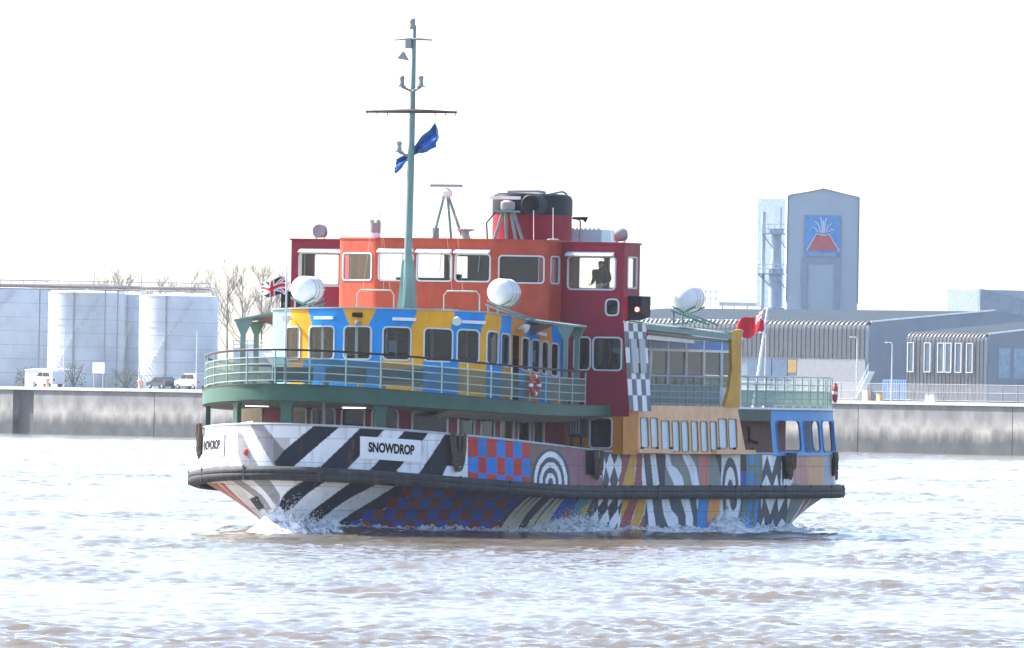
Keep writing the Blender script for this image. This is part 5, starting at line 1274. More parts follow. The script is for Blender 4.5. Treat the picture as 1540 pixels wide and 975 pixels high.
# bow wave and side wash: broken white water as real lumps and drops
FOAM = mat('white_water', (.84, .86, .88), .8, var=.1, scale=6)
FOAM2 = mat('broken_water', (.84, .86, .88), .8, var=.1, scale=6, trans=.3)
_n = FOAM2.node_tree.nodes; _l = FOAM2.node_tree.links
_nz = _n.new('ShaderNodeTexNoise'); _nz.inputs['Scale'].default_value = 3.4; _nz.inputs['Detail'].default_value = 10; _nz.inputs['Roughness'].default_value = .8
_tc = _n.new('ShaderNodeTexCoord'); _l.new(_tc.outputs['Object'], _nz.inputs['Vector'])
_mr = _n.new('ShaderNodeMapRange'); _mr.inputs['From Min'].default_value = .42; _mr.inputs['From Max'].default_value = .52; _mr.inputs['To Min'].default_value = 1.0; _mr.inputs['To Max'].default_value = .05
_l.new(_nz.outputs['Fac'], _mr.inputs['Value'])
for _q in _n:
    if _q.type == 'MIX_SHADER': _l.new(_mr.outputs['Result'], _q.inputs['Fac'])
def wl(s):
    u, v, z = [float(q) for q in lower(s, 1.0)]; return u, v
def wl_n(s):
    a = wl(s - .25); b = wl(s + .25); du, dv = b[0] - a[0], b[1] - a[1]; l = math.hypot(du, dv) + 1e-6; return -dv / l, du / l
def wash_h(s):
    return .27 + .66 * math.exp(-((s - .9) / 2.6) ** 2) + .60 * math.exp(-((s - 16.6) / 1.6) ** 2) + .42 * math.exp(-((s - 31.6) / 1.3) ** 2) + .1 * math.exp(-((s - 8) / 4) ** 2) + .06 * math.sin(s * 2.1) * math.sin(s * .7)
wash = empty('bow_wash', SHIP_LOC, SHIP_RZ); tag(wash, 'white foam and spray thrown up along the waterline of the ferry', 'spray', kind='stuff')
nr = np.random.default_rng(11)
ph = nr.random(24) * 6.28; fr = nr.uniform(1.2, 14, 24)
def wob(a, b): return float(np.mean(np.sin(fr * a * 1.3 + ph) * np.sin(fr[::-1] * b * 2 + ph[::-1]))) * 3.0
rows = []
for s in np.arange(-6.5, 42.5, .07):
    u, v = wl(s); nu, nv = wl_n(s)
    h = wash_h(abs(s)) * (1 + .45 * wob(s, 1.0)); r_ = []
    for j, (d, f) in enumerate(((-.02, .6), (.06, 1.0), (.18, .95), (.36, .62), (.62, .42), (.95, .2), (1.4, -.3))):
        r_.append((u + nu * d * (1 + .3 * wob(s, j)), v + nv * d * (1 + .3 * wob(s + 3, j)), max(-.08, h * f * (1 + .5 * wob(s * 2, j * .7)) - .02)))
    rows.append(r_)
S().grid(rows).build('foam_ridge', FOAM2, wash, recalc=False, smooth=180)
vv = []; ff = []
def drop(p, r_):
    b = len(vv)
    for d in ((1, 0, 0), (-1, 0, 0), (0, 1, 0), (0, -1, 0), (0, 0, 1), (0, 0, -1)): vv.append((-p[0] + d[0] * r_, p[1] + d[1] * r_, p[2] + d[2] * r_ * .9))
    for f in ((0, 2, 4), (2, 1, 4), (1, 3, 4), (3, 0, 4), (2, 0, 5), (1, 2, 5), (3, 1, 5), (0, 3, 5)): ff.append([b + q for q in f])
for i in range(20000):
    c = nr.random()
    if c < .45: s = nr.normal(.3, 1.5); H = 1.0
    elif c < .72: s = nr.normal(16.8, 1.3); H = 1.05
    elif c < .86: s = nr.normal(31.5, .9); H = .8
    else: s = nr.uniform(-6, 42); H = .25
    u, v = wl(s); nu, nv = wl_n(s)
    d = abs(nr.normal(.1, .35)); h = abs(nr.normal(0, .42)) * H * (wash_h(abs(s)) / .7 + .25)
    drop((u + nu * d - .0, v + nv * d, h), nr.uniform(.006, .026) * (1.2 - min(h, 1) * .5))
np_mesh('spray_drops', np.array(vv), np.array(ff), FOAM, wash, smooth=False)

# ================================================================== far bank
QA, QB = Vector((-59.1, 1357.0, 0)), Vector((53.4, 1214.0, 0))
qd = (QB - QA).normalized(); qn = Vector((-qd.y, qd.x, 0))      # qd along the quay (to the right), qn inland
QZ = 5.40
def Q(a, b, z): p = QA + qd * a + qn * b; return (p.x, p.y, z)
QRZ = math.atan2(qd.y, qd.x)
SRZ = R(-40)
def quay_thing(name, x, yy, z=QZ, rz=QRZ): return empty(name, (x, yy, z), rz)
ground = MB().add([Q(-250, .6, QZ - .02), Q(290, .6, QZ - .02), Q(290, 700, QZ - .02), Q(-250, 700, QZ - .02)], [(0, 1, 2, 3)]).build('ground', mat('quay_ground', (.22, .21, .19), .9, var=.3, scale=.3), None)
tag(ground, kind='structure')
def quay_mat():
    m = mat('quay_concrete', (.25, .25, .25), .9, var=.3, scale=.5, bump=.5)
    nt = m.node_tree; N = nt.nodes; L = nt.links; p = N['Principled BSDF']
    src = p.inputs['Base Color'].links[0].from_socket
    geo = N.new('ShaderNodeNewGeometry'); sep = N.new('ShaderNodeSeparateXYZ'); L.new(geo.outputs['Position'], sep.inputs[0])
    nz = N.new('ShaderNodeTexNoise'); nz.inputs['Scale'].default_value = .55; nz.inputs['Detail'].default_value = 10; nz.inputs['Roughness'].default_value = .72
    mp = N.new('ShaderNodeMapping'); mp.inputs['Scale'].default_value = (1, 1, .25); L.new(geo.outputs['Position'], mp.inputs['Vector']); L.new(mp.outputs[0], nz.inputs['Vector'])
    ma = N.new('ShaderNodeMath'); ma.operation = 'MULTIPLY_ADD'; ma.inputs[1].default_value = 3.2; L.new(nz.outputs['Fac'], ma.inputs[0]); L.new(sep.outputs['Z'], ma.inputs[2])
    cr = N.new('ShaderNodeValToRGB'); mr = N.new('ShaderNodeMapRange'); mr.inputs['From Min'].default_value = 1.1; mr.inputs['From Max'].default_value = 7.9
    L.new(ma.outputs[0], mr.inputs['Value']); L.new(mr.outputs['Result'], cr.inputs['Fac'])
    el = cr.color_ramp.elements; el[0].position = 0; el[0].color = (.26, .28, .29, 1); el[1].position = 1; el[1].color = (.7, .7, .72, 1)
    for pos, c in ((.26, (.27, .29, .30, 1)), (.33, (.52, .51, .50, 1)), (.46, (1.05, 1.02, .98, 1)), (.62, (.74, .74, .76, 1)), (.8, (.55, .57, .60, 1))):
        q = el.new(pos); q.color = c
    mx = N.new('ShaderNodeMix'); mx.data_type = 'RGBA'; mx.blend_type = 'MULTIPLY'; mx.inputs['Factor'].default_value = 1
    L.new(src, mx.inputs['A']); L.new(cr.outputs['Color'], mx.inputs['B']); L.new(mx.outputs['Result'], p.inputs['Base Color'])
    return m
qw = empty('quay_wall', Q(90, 0, 0)); tag(qw, 'long stained concrete quay wall across the river behind the ferry', 'quay wall')
QM = quay_mat()
def wq(mb, name, m, par):
    o = mb.build(name, m, None); o.parent = par; o.matrix_parent_inverse = Matrix.Translation(par.location).inverted(); return o
def slab(a0, a1, b0, b1, z0, z1): 
    p = [Q(a0, b0, 0), Q(a1, b0, 0), Q(a1, b1, 0), Q(a0, b1, 0)]
    return MB().prism([(c[0], c[1], z0) for c in p], (0, 0, z1 - z0))
edges = [-240, -60, -20, 2.5, 6.5, 30, 55, 80, 105, 130, 155, 180, 280]
for a, b in zip(edges[:-1], edges[1:]):
    rec = 1.6 if abs(a - 2.5) < .1 else 0.0
    wq(slab(a, b - .12, rec, 3.0, -2, QZ - .35), 'wall_bay', QM, qw)
wq(slab(-240, 280, .9, 3.0, -2, QZ - .37), 'wall_core', mat('joint_dark', (.08, .08, .08), .9), qw)
wq(slab(-240, 280, -.25, 1.6, QZ - .35, QZ), 'coping', mat('coping', (.48, .47, .46), .8, var=.2), qw)
wq(slab(118, 118.4, -.08, .02, .3, QZ - .6), 'wall_ladder', mat('ladder', (.4, .4, .4), .6), qw)
wq(slab(139, 139.4, -.08, .02, 2.6, QZ - .6), 'wall_ladder', mat('ladder', (.4, .4, .4), .6), qw)

# --- storage tanks
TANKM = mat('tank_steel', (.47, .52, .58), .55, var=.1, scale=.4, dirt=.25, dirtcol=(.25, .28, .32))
def tank(x, yy, r_, h, label):
    e = empty('storage_tank', (x, yy, QZ)); tag(e, label, 'tank', 'storage tanks on the far bank')
    b = MB().lathe([(r_, 0), (r_, h), (r_ * .98, h + .05), (.05, h + .5)], (0, 0, 0), 'z', 48).build('shell', TANKM, e, 30)
    for z in (h * .33, h * .66, h - .1): MB().lathe([(r_ + .04, z), (r_ + .04, z + .12)], (0, 0, 0), 'z', 48).build('hoop', TANKM, b, 30)
    rl = MB()
    for z in (.55, 1.05): rl.tube([(r_ * .97 * math.cos(2 * math.pi * i / 40), r_ * .97 * math.sin(2 * math.pi * i / 40), h + z) for i in range(40)], .035, 4, True)
    for i in range(24): a = 2 * math.pi * i / 24; rl.tube([(r_ * .97 * math.cos(a), r_ * .97 * math.sin(a), h), (r_ * .97 * math.cos(a), r_ * .97 * math.sin(a), h + 1.05)], .03, 4)
    rl.build('roof_railing', GREY, e)
    st = MB(); n = 26
    for i in range(n):
        a = R(200) + R(95) * i / n; z = h * i / n
        st.box(0, 0, 0, 0, 0, 0) if False else st.add([(r_ * math.cos(a), r_ * math.sin(a), z), ((r_ + .7) * math.cos(a), (r_ + .7) * math.sin(a), z), ((r_ + .7) * math.cos(a + .075), (r_ + .7) * math.sin(a + .075), z + .05), (r_ * math.cos(a + .075), r_ * math.sin(a + .075), z + .05)], [(0, 1, 2, 3)])
    st.build('spiral_stair', mat('stair_white', (.6, .62, .64), .5), e)
    for k in range(1, 7): MB().lathe([(r_ + .012, h * k / 7), (r_ + .012, h * k / 7 + .05)], (0, 0, 0), 'z', 48).build('plate_seam', mat('seam_grey', (.26, .30, .35), .6), b, 30)
    MB().tube([(-r_ * .3, -r_ * .98, 0), (-r_ * .3, -r_ * .98, h)], .12, 6).build('down_pipe', GREY, e)
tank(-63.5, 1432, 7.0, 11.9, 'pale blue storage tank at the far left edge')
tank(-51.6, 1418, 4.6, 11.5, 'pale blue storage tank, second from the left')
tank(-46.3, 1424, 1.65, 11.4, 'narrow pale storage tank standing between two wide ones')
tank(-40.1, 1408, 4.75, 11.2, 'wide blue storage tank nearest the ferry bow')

# --- walkway and pipe rack joining the tank tops
e = empty('tank_walkway', (-52, 1412, QZ)); tag(e, 'grey pipe rack and walkway running along the tops of the tanks', 'walkway')
wm_ = mat('walkway_steel', (.22, .24, .27), .6)
MB().box(-14, 15.5, -.5, .5, 11.75, 11.9).build('deck', wm_, e)
for z in (12.35, 12.85): MB().tube([(-14, -.5, z), (15.5, -.5, z)], .045, 5).build('rail', wm_, e)
for i in range(22): MB().tube([(-14 + i * 1.4, -.5, 11.8), (-14 + i * 1.4, -.5, 12.85)], .04, 4).build('post', wm_, e)
for z, y_ in ((12.05, .2), (12.2, -.1)): MB().tube([(-14, y_, z), (15.5, y_, z)], .09, 6).build('pipe', mat('pipe_rust', (.28, .20, .17), .6), e)
for x in (-11.8, -5.0, 2.9, 4.4, 8.0): MB().tube([(x, -.3, 0), (x, -.3, 11.8)], .10, 6).build('support', wm_, e)
for x, h in ((-10.5, 1.9), (1.5, 2.2), (4.0, 1.6), (7.2, 2.0)): MB().tube([(x, 0, 11.8), (x, 0, 11.8 + h)], .05, 5).build('vent_pole', wm_, e)

# --- bare trees
def bare_tree(x, yy, h, seed, label):
    rg = random.Random(seed); e = empty('bare_tree', (x, yy, QZ)); tag(e, label, 'tree', 'bare winter trees behind the tanks')
    tb = MB(); bb_ = MB(); bm_ = mat('bark', (.10, .10, .11), .9)
    tb.tube([(0, 0, 0), (.1, 0, h * .3), (.0, .1, h * .6), (.05, 0, h * .98)], [.16, .12, .07, .015], 6)
    def br(p, d, l, r_, lev):
        q = p + d * l * .5 + Vector((rg.uniform(-.1, .1), rg.uniform(-.1, .1), .04 * l)); e2 = p + d * l + Vector((0, 0, .16 * l))
        bb_.tube([p, q, e2], [r_, r_ * .75, r_ * .4], 3)
        if lev < 4:
            for k in range(rg.randint(3, 5) if lev < 3 else 3):
                f = rg.uniform(.25, 1.0); b = p.lerp(e2, f); nd = (d + Vector((rg.uniform(-.8, .8), rg.uniform(-.8, .8), rg.uniform(.0, .8)))).normalized()
                br(b, nd, l * rg.uniform(.4, .62), r_ * .55, lev + 1)
    for k in range(13):
        z = h * rg.uniform(.3, .92); a = rg.uniform(0, 6.28); up = rg.uniform(.6, 1.5); d = Vector((math.cos(a), math.sin(a), up)).normalized()
        br(Vector((.03, 0, z)), d, (h - z) * .42 + .9, .05, 1)
    tb.build('trunk', bm_, e); bb_.build('branches', bm_, e, recalc=False)
for i, (x, h, lab) in enumerate(((-50.6, 14.6, 'bare tree above the second tank, leftmost of the row'), (-48.2, 15.4, 'bare tree with a forked top above the narrow tank'), (-43.6, 14.8, 'low bare tree above the gap between the tanks'), (-39.6, 16.0, 'bare tree rising above the tank nearest the ferry'), (-35.2, 17.4, 'tall bare tree just right of the last tank'), (-33.4, 15.0, 'shorter bare tree between two tall ones right of the tanks'), (-30.9, 17.0, 'tall bare tree closest to the union flag'), (-28.8, 15.2, 'bare tree half hidden behind the bow of the ferry'))):
    bare_tree(x, 1442 + (i % 3) * 3, h * .9, 40 + i, lab)

# --- sheds and plant on the left bank
def shed(name, x, yy, w, d, h, m, label, cat='shed', roofm=None, pitch=.6, rails=False, seams=6):
    e = quay_thing(name, x, yy); tag(e, label, cat)
    MB().box(-w / 2, w / 2, 0, d, 0, h).build('wall', m, e)
    MB().prism([(-w / 2 - .2, -.2, h), (-w / 2 - .2, d + .2, h), (-w / 2 - .2, d / 2, h + pitch)], (w + .4, 0, 0)).build('roof', roofm or m, e)
    for i in range(seams): xx = -w / 2 + (i + .5) * w / seams; MB().box(xx - .04, xx + .04, -.05, 0, 0, h - .05).build('wall_rib', roofm or m, e)
    if rails:
        for z in (.5, 1.0): MB().tube([(-w / 2, 0, h + z), (w / 2, 0, h + z)], .04, 5).build('rail', GREY, e)
        for i in range(9): xx = -w / 2 + i * w / 8; MB().tube([(xx, 0, h), (xx, 0, h + 1)], .04, 5).build('post', GREY, e)
    return e
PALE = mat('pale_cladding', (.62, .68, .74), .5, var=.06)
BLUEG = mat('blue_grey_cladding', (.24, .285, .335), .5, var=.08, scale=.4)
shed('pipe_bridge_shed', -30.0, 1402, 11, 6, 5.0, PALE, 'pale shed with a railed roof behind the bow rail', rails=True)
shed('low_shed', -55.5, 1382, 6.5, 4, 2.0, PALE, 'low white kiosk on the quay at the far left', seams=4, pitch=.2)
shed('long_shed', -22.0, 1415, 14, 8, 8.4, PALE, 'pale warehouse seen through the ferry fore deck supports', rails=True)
e = quay_thing('gate_sign', -48.3, 1371); tag(e, 'white notice board on two posts beside the quay edge', 'sign')
MB().box(-1.2, 1.2, -.05, .05, 1.7, 3.0).build('board', mat('board_pale', (.36, .40, .44), .5, var=.2, scale=3), e)
for q in (-.9, .9): MB().box(q - .06, q + .06, -.06, .06, 0, 1.75).build('post', GREY, e)
for i, (x, yy, w, h) in enumerate(((-51.5, 1378, 3.0, 3.2), (-45.5, 1383, 4.2, 2.6), (-57.5, 1390, 3, 2.5))):
    rg = random.Random(i + 3); e = empty('shrub', (x, yy, QZ)); tag(e, ['tall brownish shrub beside the notice board', 'wide scrubby shrub below the tank nearest the ferry', 'low shrub behind the white kiosk'][i], 'shrub', 'scrub along the far quay')
    mb = MB()
    for k in range(900):
        a = rg.uniform(0, 6.28); rr = w / 2 * math.sqrt(rg.random()); z = h * rg.random() * (1 - .5 * (rr / w * 2) ** 2); c = Vector((rr * math.cos(a), rr * math.sin(a), z)); s = rg.uniform(.06, .14)
        mb.add([tuple(c + Vector((rg.uniform(-s, s), rg.uniform(-s, s), rg.uniform(-s, s)))) for _ in range(3)], [(0, 1, 2)])
    mb.build('foliage', mat('scrub', (.10, .11, .06), .9, var=.3), e, recalc=False)
    mb = MB()
    for k in range(14): a = rg.uniform(0, 6.28); mb.tube([(0, 0, 0), (w * .25 * math.cos(a), w * .25 * math.sin(a), h * .5), (w * .42 * math.cos(a), w * .42 * math.sin(a), h * .9)], [.05, .03, .01], 4)
    mb.build('stems', mat('bark', (.10, .10, .11), .9), e)

def car(x, yy, col, label, van=False, rz=0.0):
    e = quay_thing('parked_van' if van else 'parked_car', x, yy, QZ, QRZ + rz); tag(e, label, 'van' if van else 'car', 'vehicles parked along the quay')
    pm = mat('car_%.2f%.2f' % (col[0], col[2]), col, .25, var=.02)
    L = 4.4 if van else 3.9; H = 1.85 if van else 1.42
    if van: pr = [(-L / 2, .35), (-L / 2, .95), (-L / 2 + .9, 1.12), (-L / 2 + 1.75, H - .08), (-L / 2 + 2.1, H), (L / 2 - .15, H), (L / 2, H - .25), (L / 2, .35)]
    else: pr = [(-L / 2, .32), (-L / 2, .75), (-L / 2 + .95, .92), (-L / 2 + 1.6, H - .04), (-L / 2 + 2.0, H), (L / 2 - .9, H - .02), (L / 2 - .15, .98), (L / 2, .9), (L / 2, .32)]
    body = MB().prism([(a, -.85, z) for a, z in pr], (0, 1.7, 0)).build('body', pm, e)
    bv = body.modifiers.new('bevel', 'BEVEL'); bv.width = .08; bv.segments = 2
    wm = mat('car_glass', (.02, .025, .03), .1)
    zw = (H - .62, H - .14)
    MB().prism([(-L / 2 + 1.2, -.87, zw[0]), (-L / 2 + 2.4, -.87, zw[0]), (-L / 2 + 2.4, -.87, zw[1]), (-L / 2 + 1.75, -.87, zw[1])], (0, .03, 0)).build('side_window', wm, e)
    MB().prism([(-L / 2 + 2.5, -.87, zw[0]), (L / 2 - .55, -.87, zw[0]), (L / 2 - .8, -.87, zw[1]), (-L / 2 + 2.5, -.87, zw[1])], (0, .03, 0)).build('side_window', wm, e)
    for a in (-L / 2 + .75, L / 2 - .75):
        for b in (-.86, .68):
            w_ = MB().lathe([(.1, 0), (.3, .0), (.31, .04), (.31, .15), (.3, .18)], (a, b, .31), 'y', 18).build('wheel', mat('tyre', (.02, .02, .02), .8), e, 40)
            MB().lathe([(.02, -.01), (.18, -.01), (.19, .02)], (a, b, .31), 'y', 12).build('rim', GREY, w_, 40)
    MB().box(-L / 2 - .02, -L / 2 + .05, -.7, -.4, .6, .75).build('headlight', WHITE, e); MB().box(-L / 2 - .02, -L / 2 + .05, .4, .7, .6, .75).build('headlight', WHITE, e)
    MB().box(L / 2 - .04, L / 2 + .02, -.75, -.5, .75, .95).build('tail_light', mat('tail_red', (.4, .02, .02), .3), e)
car(-40.2, 1346.5, (.04, .055, .08), 'dark hatchback parked on the quay left of the silver people carrier')
car(-36.7, 1343.5, (.42, .45, .5), 'silver people carrier parked on the quay beside the ferry bow', True)
car(-54.2, 1368.0, (.55, .60, .66), 'pale van parked in front of the white kiosk at far left', True)

def lamp_post(x, yy, h, label, arm=1):
    e = quay_thing('lamp_post', x, yy); tag(e, label, 'lamp post', 'lamp posts on the far quay')
    MB().tube([(0, 0, 0), (0, 0, h * .5), (0, 0, h)], [.09, .07, .05], 8).build('pole', mat('lamp_pole', (.55, .57, .58), .5), e, 50)
    if arm:
        MB().tube([(0, 0, h), (-.15, 0, h + .15), (-.7, 0, h + .2)], .04, 6).build('arm', GREY, e); MB().box(-1.1, -.6, -.14, .14, h + .12, h + .26).build('lamp_head', GREY, e)
lamp_post(36.9, 1250, 6.6, 'lamp post in front of the white wall of the corrugated shed'); lamp_post(40.2, 1236, 6.0, 'lamp post standing beside the blue container')
lamp_post(27.4, 1262, 7.0, 'lamp post just right of the red ensign'); lamp_post(-52.5, 1374, 6.9, 'lamp post left of the notice board', 0); lamp_post(-36.35, 1352, 6.8, 'dark pole behind the silver people carrier', 0)
for a, lab in ((7.5, 'bollard nearest the wall recess'), (25.5, 'orange and white bollard left of the parked cars')):
    p = Q(a, 1.2, QZ); e = empty('bollard', p); tag(e, 'small quay ' + lab, 'bollard', 'bollards on the quay edge')
    MB().lathe([(.22, 0), (.2, .1), (.2, .7), (.3, .8), (.28, .95), (.05, 1.0)], (0, 0, 0), 'z', 12).build('post', mat('bollard_orange', (.7, .35, .22), .6), e, 40)

# --- fence along the right part of the quay
fe = quay_thing('quay_fence', *Q(128, 6, 0)[:2]); tag(fe, 'light mesh fence along the top of the quay on the right', 'fence')
for i in range(26): MB().tube([(i * 2.4, 0, 0), (i * 2.4, 0, 1.9)], .04, 5).build('post', GREY, fe)
for z in (.15, 1.0, 1.85): MB().tube([(0, 0, z), (60, 0, z)], .025, 4).build('rail', GREY, fe)
mb = MB(); mb.add([(0, .02, .15), (60, .02, .15), (60, .02, 1.85), (0, .02, 1.85)], [(0, 1, 2, 3)]); mb.build('mesh_panel', mat('fence_mesh', (.4, .42, .43), .6, trans=.75), fe, recalc=False)

# --- corrugated transit sheds on the right bank
def corr_shed(x, yy, w, d, eave, ridge, label, low, rib, bays, windows=()):
    """x,y: the front right corner; the front runs left along the quay, the gable runs inland"""
    e = quay_thing('transit_shed', x, yy, QZ, SRZ); tag(e, label, 'warehouse', 'corrugated transit sheds on the far quay')
    MB().box(-w, -.02, .05, d, 0, eave - .3).build('core', BLUEG, e)
    rm = mat('ribbed_cladding', (.11, .11, .115), .5, var=.08)
    n = int(w / rib); 
    pr = [(.0, low), (-.02, low), (-.10, eave - .9), (.0, eave - .35), (.25, eave - .05), (.6, eave + .12)]
    shm = None
    for i in range(n):
        if shm is None:
            o = MB().prism([(0, 0, low), (0, -.12, low), (0, -.12, eave - .75), (0, -.02, eave - .3), (0, .25, eave - .02), (0, .75, eave + .16), (0, .75, eave - .2), (0, 0, eave - .5)], (rib * .5, 0, 0)).build('cladding_rib', rm, e); shm = o.data
        else: o = link_mesh('cladding_rib', shm, None, e)
        o.location = (-w + i * rib, 0, 0)
    MB().box(-w, 0, .0, .06, low, eave - .4).build('cladding_back', BLUEG, e)
    MB().add([(-w, .7, eave + .14), (.1, .7, eave + .14), (.1, d * .5, ridge), (-w, d * .5, ridge)], [(0, 1, 2, 3)]).add([(-w, d, eave), (.1, d, eave), (.1, d * .5, ridge), (-w, d * .5, ridge)], [(0, 1, 2, 3)]).build('roof', mat('slate_roof', (.035, .05, .068), .95, spec=.05, var=.08, scale=.3), e)
    MB().prism([(0, .02, 0), (0, d, 0), (0, d, eave), (0, d * .5, ridge), (0, .5, eave)], (.06, 0, 0)).build('gable', mat('gable_blue', (.16, .205, .255), .5, var=.1, scale=.3), e)
    MB().prism([(.08, .2, eave + .0), (.08, d * .5, ridge + .08), (.08, d * .5, ridge + .22), (.08, .2, eave + .16)], (.12, 0, 0)).build('verge', mat('verge_white', (.6, .63, .66), .5), e)
    for (a, b, z0, z1, kind) in windows:
        mm = {'w': mat('white_block', (.30, .31, .33), .7, var=.08), 'g': mat('pane_blue', (.10, .15, .20), .2), 'b': mat('panel_blue', (.11, .17, .25), .4), 'o': mat('panel_ochre', (.40, .26, .10), .6)}[kind]
        MB().box(a, b, -.06 if z1 <= low else -.17, .04, z0, z1).build('wall_panel' if kind != 'g' else 'window', mm, e)
        if kind == 'g': 
            for (xa, xb, za, zb) in ((a - .08, a, z0, z1), (b, b + .08, z0, z1), (a - .08, b + .08, z0 - .08, z0), (a - .08, b + .08, z1, z1 + .08)): MB().box(xa, xb, -.22, .0, za, zb).build('window_frame', WHITE, e)
    return e
corr_shed(38.2, 1255, 46, 44, 8.4, 9.95, 'large corrugated shed with a blue gable right behind the red ensign', 4.55, .62, 0, [(-9.6, -.3, 0, 4.45, 'w'), (-16.5, -13.2, 0, 4.3, 'b'), (-13.0, -11.0, 0, 4.3, 'b'), (-10.9, -9.7, 2.9, 4.3, 'o')])
corr_shed(50.1, 1235, 10.6, 40, 7.2, 8.8, 'smaller corrugated shed with upright slit windows at the right edge', .3, .5, 0, [(a - .35, a + .35, 3.2, 6.2, 'g') for a in (-10.0, -7.76, -5.95, -4.95, -3.6, -2.1)] )
# gable windows of the smaller shed
e = bpy.data.objects['transit_shed.001']
for q in range(4):
    MB().box(.06, .12, 2.0 + q * 2.6, 4.0 + q * 2.6, 2.6, 5.8).build('gable_window', mat('gable_glass', (.22, .32, .42), .2), e)
# grey plant block behind
e = quay_thing('plant_block', 52.3, 1330, QZ); tag(e, 'plain grey block building above the shed roofs at far right', 'building')
MB().box(-4.5, 1.0, 0, 10, 0, 12.9).build('wall', mat('block_grey', (.30, .36, .42), .6), e)
MB().prism([(1.02, 0, 0), (1.02, 16, 0), (1.02, 16, 10.4), (1.02, 0, 13.0)], (.3, 0, 0)).build('side_wall', mat('block_blue', (.22, .28, .35), .6), e)
# containers and small gear
e = quay_thing('shipping_container', 41.2, 1245); tag(e, 'blue shipping container standing behind the quay fence', 'container')
MB().box(-2.6, 2.6, 0, 2.4, .1, 2.3).build('box', mat('container_blue', (.10, .22, .45), .5, dirt=.2), e)
for i in range(14): MB().box(-2.55 + i * .38, -2.4 + i * .38, -.05, 0, .2, 2.2).build('rib', mat('container_blue', (.10, .22, .45), .5), e)
for (x, yy, w, h, c, lab) in ((37.6, 1243, .9, 1.3, (.7, .45, .35), 'orange plastic barrier on the quay left of the blue container'), (38.9, 1240, .6, .8, (.75, .5, .2), 'small yellow drum on the quay beside the container'), (44.3, 1238, 1.6, .9, (.5, .52, .55), 'low grey skip right of the blue container')):
    e = quay_thing('quay_barrier' if w < 1.2 else 'skip', x, yy); tag(e, lab, 'barrier' if w < 1.2 else 'skip')
    MB().prism([(-w / 2, 0, 0), (w / 2, 0, 0), (w / 2 * .8, .0, h), (-w / 2 * .8, 0, h)], (0, .5, 0)).build('body', mat('gear_%.2f' % c[1], c, .6), e); MB().box(-w * .45, w * .45, -.06, .56, h - .08, h).build('rim', GREY, e)
e = quay_thing('gangway_ramp', *Q(146, 7, 0)[:2]); tag(e, 'pale ladder ramp leaning beside the small shed at the right', 'gangway')
MB().prism([(0, 0, 0), (2.2, 0, 3.0), (2.2, 0, 3.15), (0, 0, .15)], (0, .8, 0)).build('deck', PALE, e)
for i in range(6): MB().tube([(i * .42, 0, .1 + i * .57), (i * .42, 0, .9 + i * .57)], .03, 5).build('post', PALE, e)
MB().tube([(0, 0, .95), (2.2, 0, 3.95)], .035, 5).build('handrail', PALE, e)

# --- tall silo building with the volcano sign
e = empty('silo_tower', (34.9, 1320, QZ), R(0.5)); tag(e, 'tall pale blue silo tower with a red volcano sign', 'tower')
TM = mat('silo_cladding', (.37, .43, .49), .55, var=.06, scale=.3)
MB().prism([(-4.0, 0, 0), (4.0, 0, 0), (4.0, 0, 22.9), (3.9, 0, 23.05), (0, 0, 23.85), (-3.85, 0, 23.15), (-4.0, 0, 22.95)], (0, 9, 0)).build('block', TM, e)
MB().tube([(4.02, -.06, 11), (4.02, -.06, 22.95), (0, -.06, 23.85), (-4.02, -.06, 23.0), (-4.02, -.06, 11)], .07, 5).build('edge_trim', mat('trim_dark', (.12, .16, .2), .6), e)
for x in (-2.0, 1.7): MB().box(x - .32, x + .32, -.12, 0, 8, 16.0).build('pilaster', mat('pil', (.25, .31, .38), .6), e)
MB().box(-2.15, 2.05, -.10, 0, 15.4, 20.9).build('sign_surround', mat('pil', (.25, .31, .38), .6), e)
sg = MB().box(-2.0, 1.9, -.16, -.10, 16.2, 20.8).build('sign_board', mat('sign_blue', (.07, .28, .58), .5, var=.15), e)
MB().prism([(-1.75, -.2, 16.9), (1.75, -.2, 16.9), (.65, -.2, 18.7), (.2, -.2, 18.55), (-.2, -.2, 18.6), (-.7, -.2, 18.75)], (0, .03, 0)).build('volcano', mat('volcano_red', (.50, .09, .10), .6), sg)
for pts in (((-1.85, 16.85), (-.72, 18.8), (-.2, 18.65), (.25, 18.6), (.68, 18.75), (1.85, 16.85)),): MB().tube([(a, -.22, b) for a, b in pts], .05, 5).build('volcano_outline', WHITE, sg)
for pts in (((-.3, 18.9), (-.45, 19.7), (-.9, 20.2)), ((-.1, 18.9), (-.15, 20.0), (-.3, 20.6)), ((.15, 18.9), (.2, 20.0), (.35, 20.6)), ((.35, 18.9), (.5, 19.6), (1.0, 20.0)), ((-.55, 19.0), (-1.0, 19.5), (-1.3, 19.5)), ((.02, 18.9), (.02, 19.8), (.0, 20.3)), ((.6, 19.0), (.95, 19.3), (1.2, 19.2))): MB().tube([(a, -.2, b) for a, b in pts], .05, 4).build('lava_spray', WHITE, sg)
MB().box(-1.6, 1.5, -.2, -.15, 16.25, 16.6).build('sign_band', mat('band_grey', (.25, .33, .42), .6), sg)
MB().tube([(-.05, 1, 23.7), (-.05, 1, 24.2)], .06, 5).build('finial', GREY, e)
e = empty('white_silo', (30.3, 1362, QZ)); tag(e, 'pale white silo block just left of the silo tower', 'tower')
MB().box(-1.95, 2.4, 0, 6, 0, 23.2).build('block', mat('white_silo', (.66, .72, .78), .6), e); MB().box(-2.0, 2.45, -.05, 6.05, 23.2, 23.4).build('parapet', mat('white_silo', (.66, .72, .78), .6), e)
e = empty('process_stack', (29.4, 1310, QZ)); tag(e, 'steel stack with two bracketed platforms left of the silo tower', 'stack')
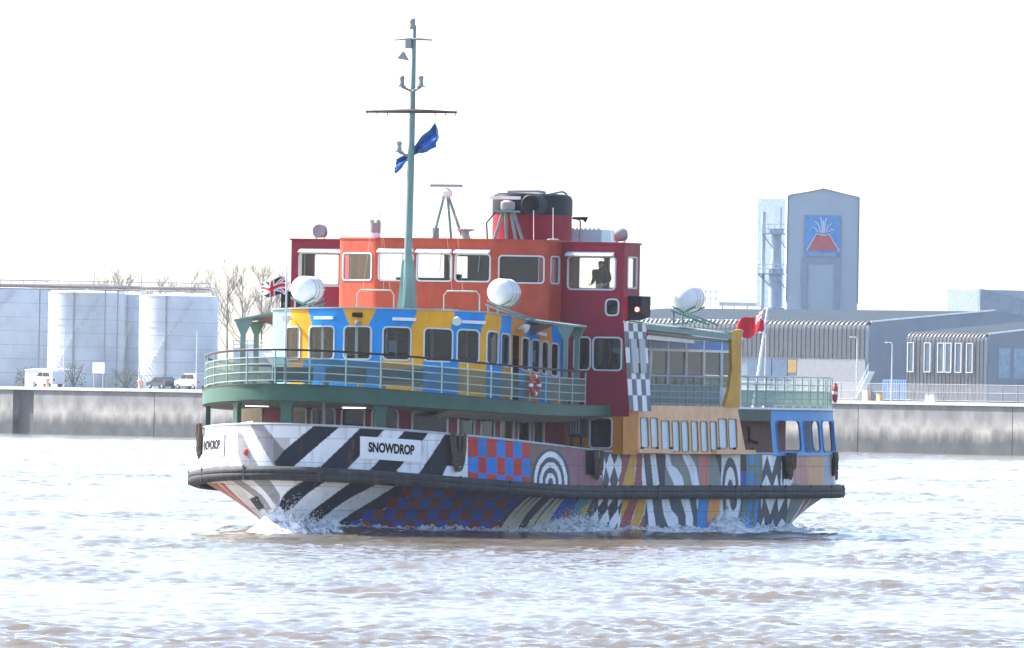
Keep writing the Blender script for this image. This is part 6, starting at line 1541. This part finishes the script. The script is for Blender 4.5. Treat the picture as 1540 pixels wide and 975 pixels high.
SM = mat('stack_steel', (.34, .40, .47), .5)
MB().lathe([(.75, 0), (.75, 14), (.55, 16), (.5, 19)], (0, 0, 0), 'z', 16).build('column', SM, e, 40)
MB().tube([(-1.4, .6, 0), (-1.4, .6, 21)], .22, 8).build('flue', SM, e); MB().tube([(.5, .3, 12), (.5, .3, 21.5)], .1, 6).build('flue', SM, e)
for z, l in ((14.1, 2.0), (18.6, 1.6)):
    pf = MB().box(-l, 1.1, -1, 1, z - .12, z).build('platform', SM, e)
    MB().tube([(-l, -.9, z - .1), (-.4, -.3, z - 1.6)], .08, 5).build('brace', SM, e); MB().tube([(0, -.9, z - .1), (1.1, -.4, z - 1.7)], .08, 5).build('brace', SM, e)
    MB().box(-.8, .8, -.8, .8, z, z + .5).build('collar', SM, e)
    for q in (.5, 1.0): MB().tube([(-l, -1, z + q), (1.1, -1, z + q)], .04, 4).build('platform_rail', SM, pf)
    for i in range(5): xx = -l + i * (l + 1.1) / 4; MB().tube([(xx, -1, z), (xx, -1, z + 1)], .04, 4).build('platform_post', SM, pf)
for z in (9.3, 10.4): MB().tube([(-3.6, 0, z), (-.5, 0, z)], .06, 5).build('pipe', SM, e)
MB().lathe([(1.1, 9.6), (1.1, 10.3)], (0, 0, 0), 'z', 16).build('flange', SM, e, 40)
e = empty('pipe_gantry', (24.6, 1335, QZ)); tag(e, 'low pipe gantry on trestles left of the steel stack', 'gantry')
MB().box(-1.0, 3.2, -.3, .3, 10.6, 11.0).build('beam', SM, e)
for x in (-.6, .7, 2.2): 
    MB().tube([(x - .4, 0, 0), (x, 0, 10.6)], .08, 5).build('trestle', SM, e); MB().tube([(x + .4, 0, 0), (x, 0, 10.6)], .08, 5).build('trestle', SM, e)
for i in range(4): MB().tube([(-3.2 + i * .6, 0, 8), (-3.2 + i * .6, 0, 12.4)], .05, 4).build('pole', SM, e)
for z in (10.4, 11.4, 12.2): MB().tube([(-3.3, 0, z), (-1.2, 0, z)], .04, 4).build('rail', SM, e)
shed('back_shed', 17.5, 1345, 26, 14, 8.6, PALE, 'pale long shed roof seen above the aft deck of the ferry', pitch=2.0, seams=12)

# ================================================================== haze
hz = MB().box(-400, 400, -40, 2000, -3.2, 34).build('haze', None, None)
hm = bpy.data.materials.new('haze'); hm.use_nodes = True
N = hm.node_tree.nodes; N.remove(N['Principled BSDF'])
pvn = N.new('ShaderNodeVolumePrincipled'); pvn.inputs['Color'].default_value = (.78, .88, 1.0, 1); pvn.inputs['Density'].default_value = 0.00005; pvn.inputs['Anisotropy'].default_value = 0.2
hm.node_tree.links.new(pvn.outputs[0], N['Material Output'].inputs['Volume'])
hz.data.materials.append(hm); tag(hz, kind='stuff')
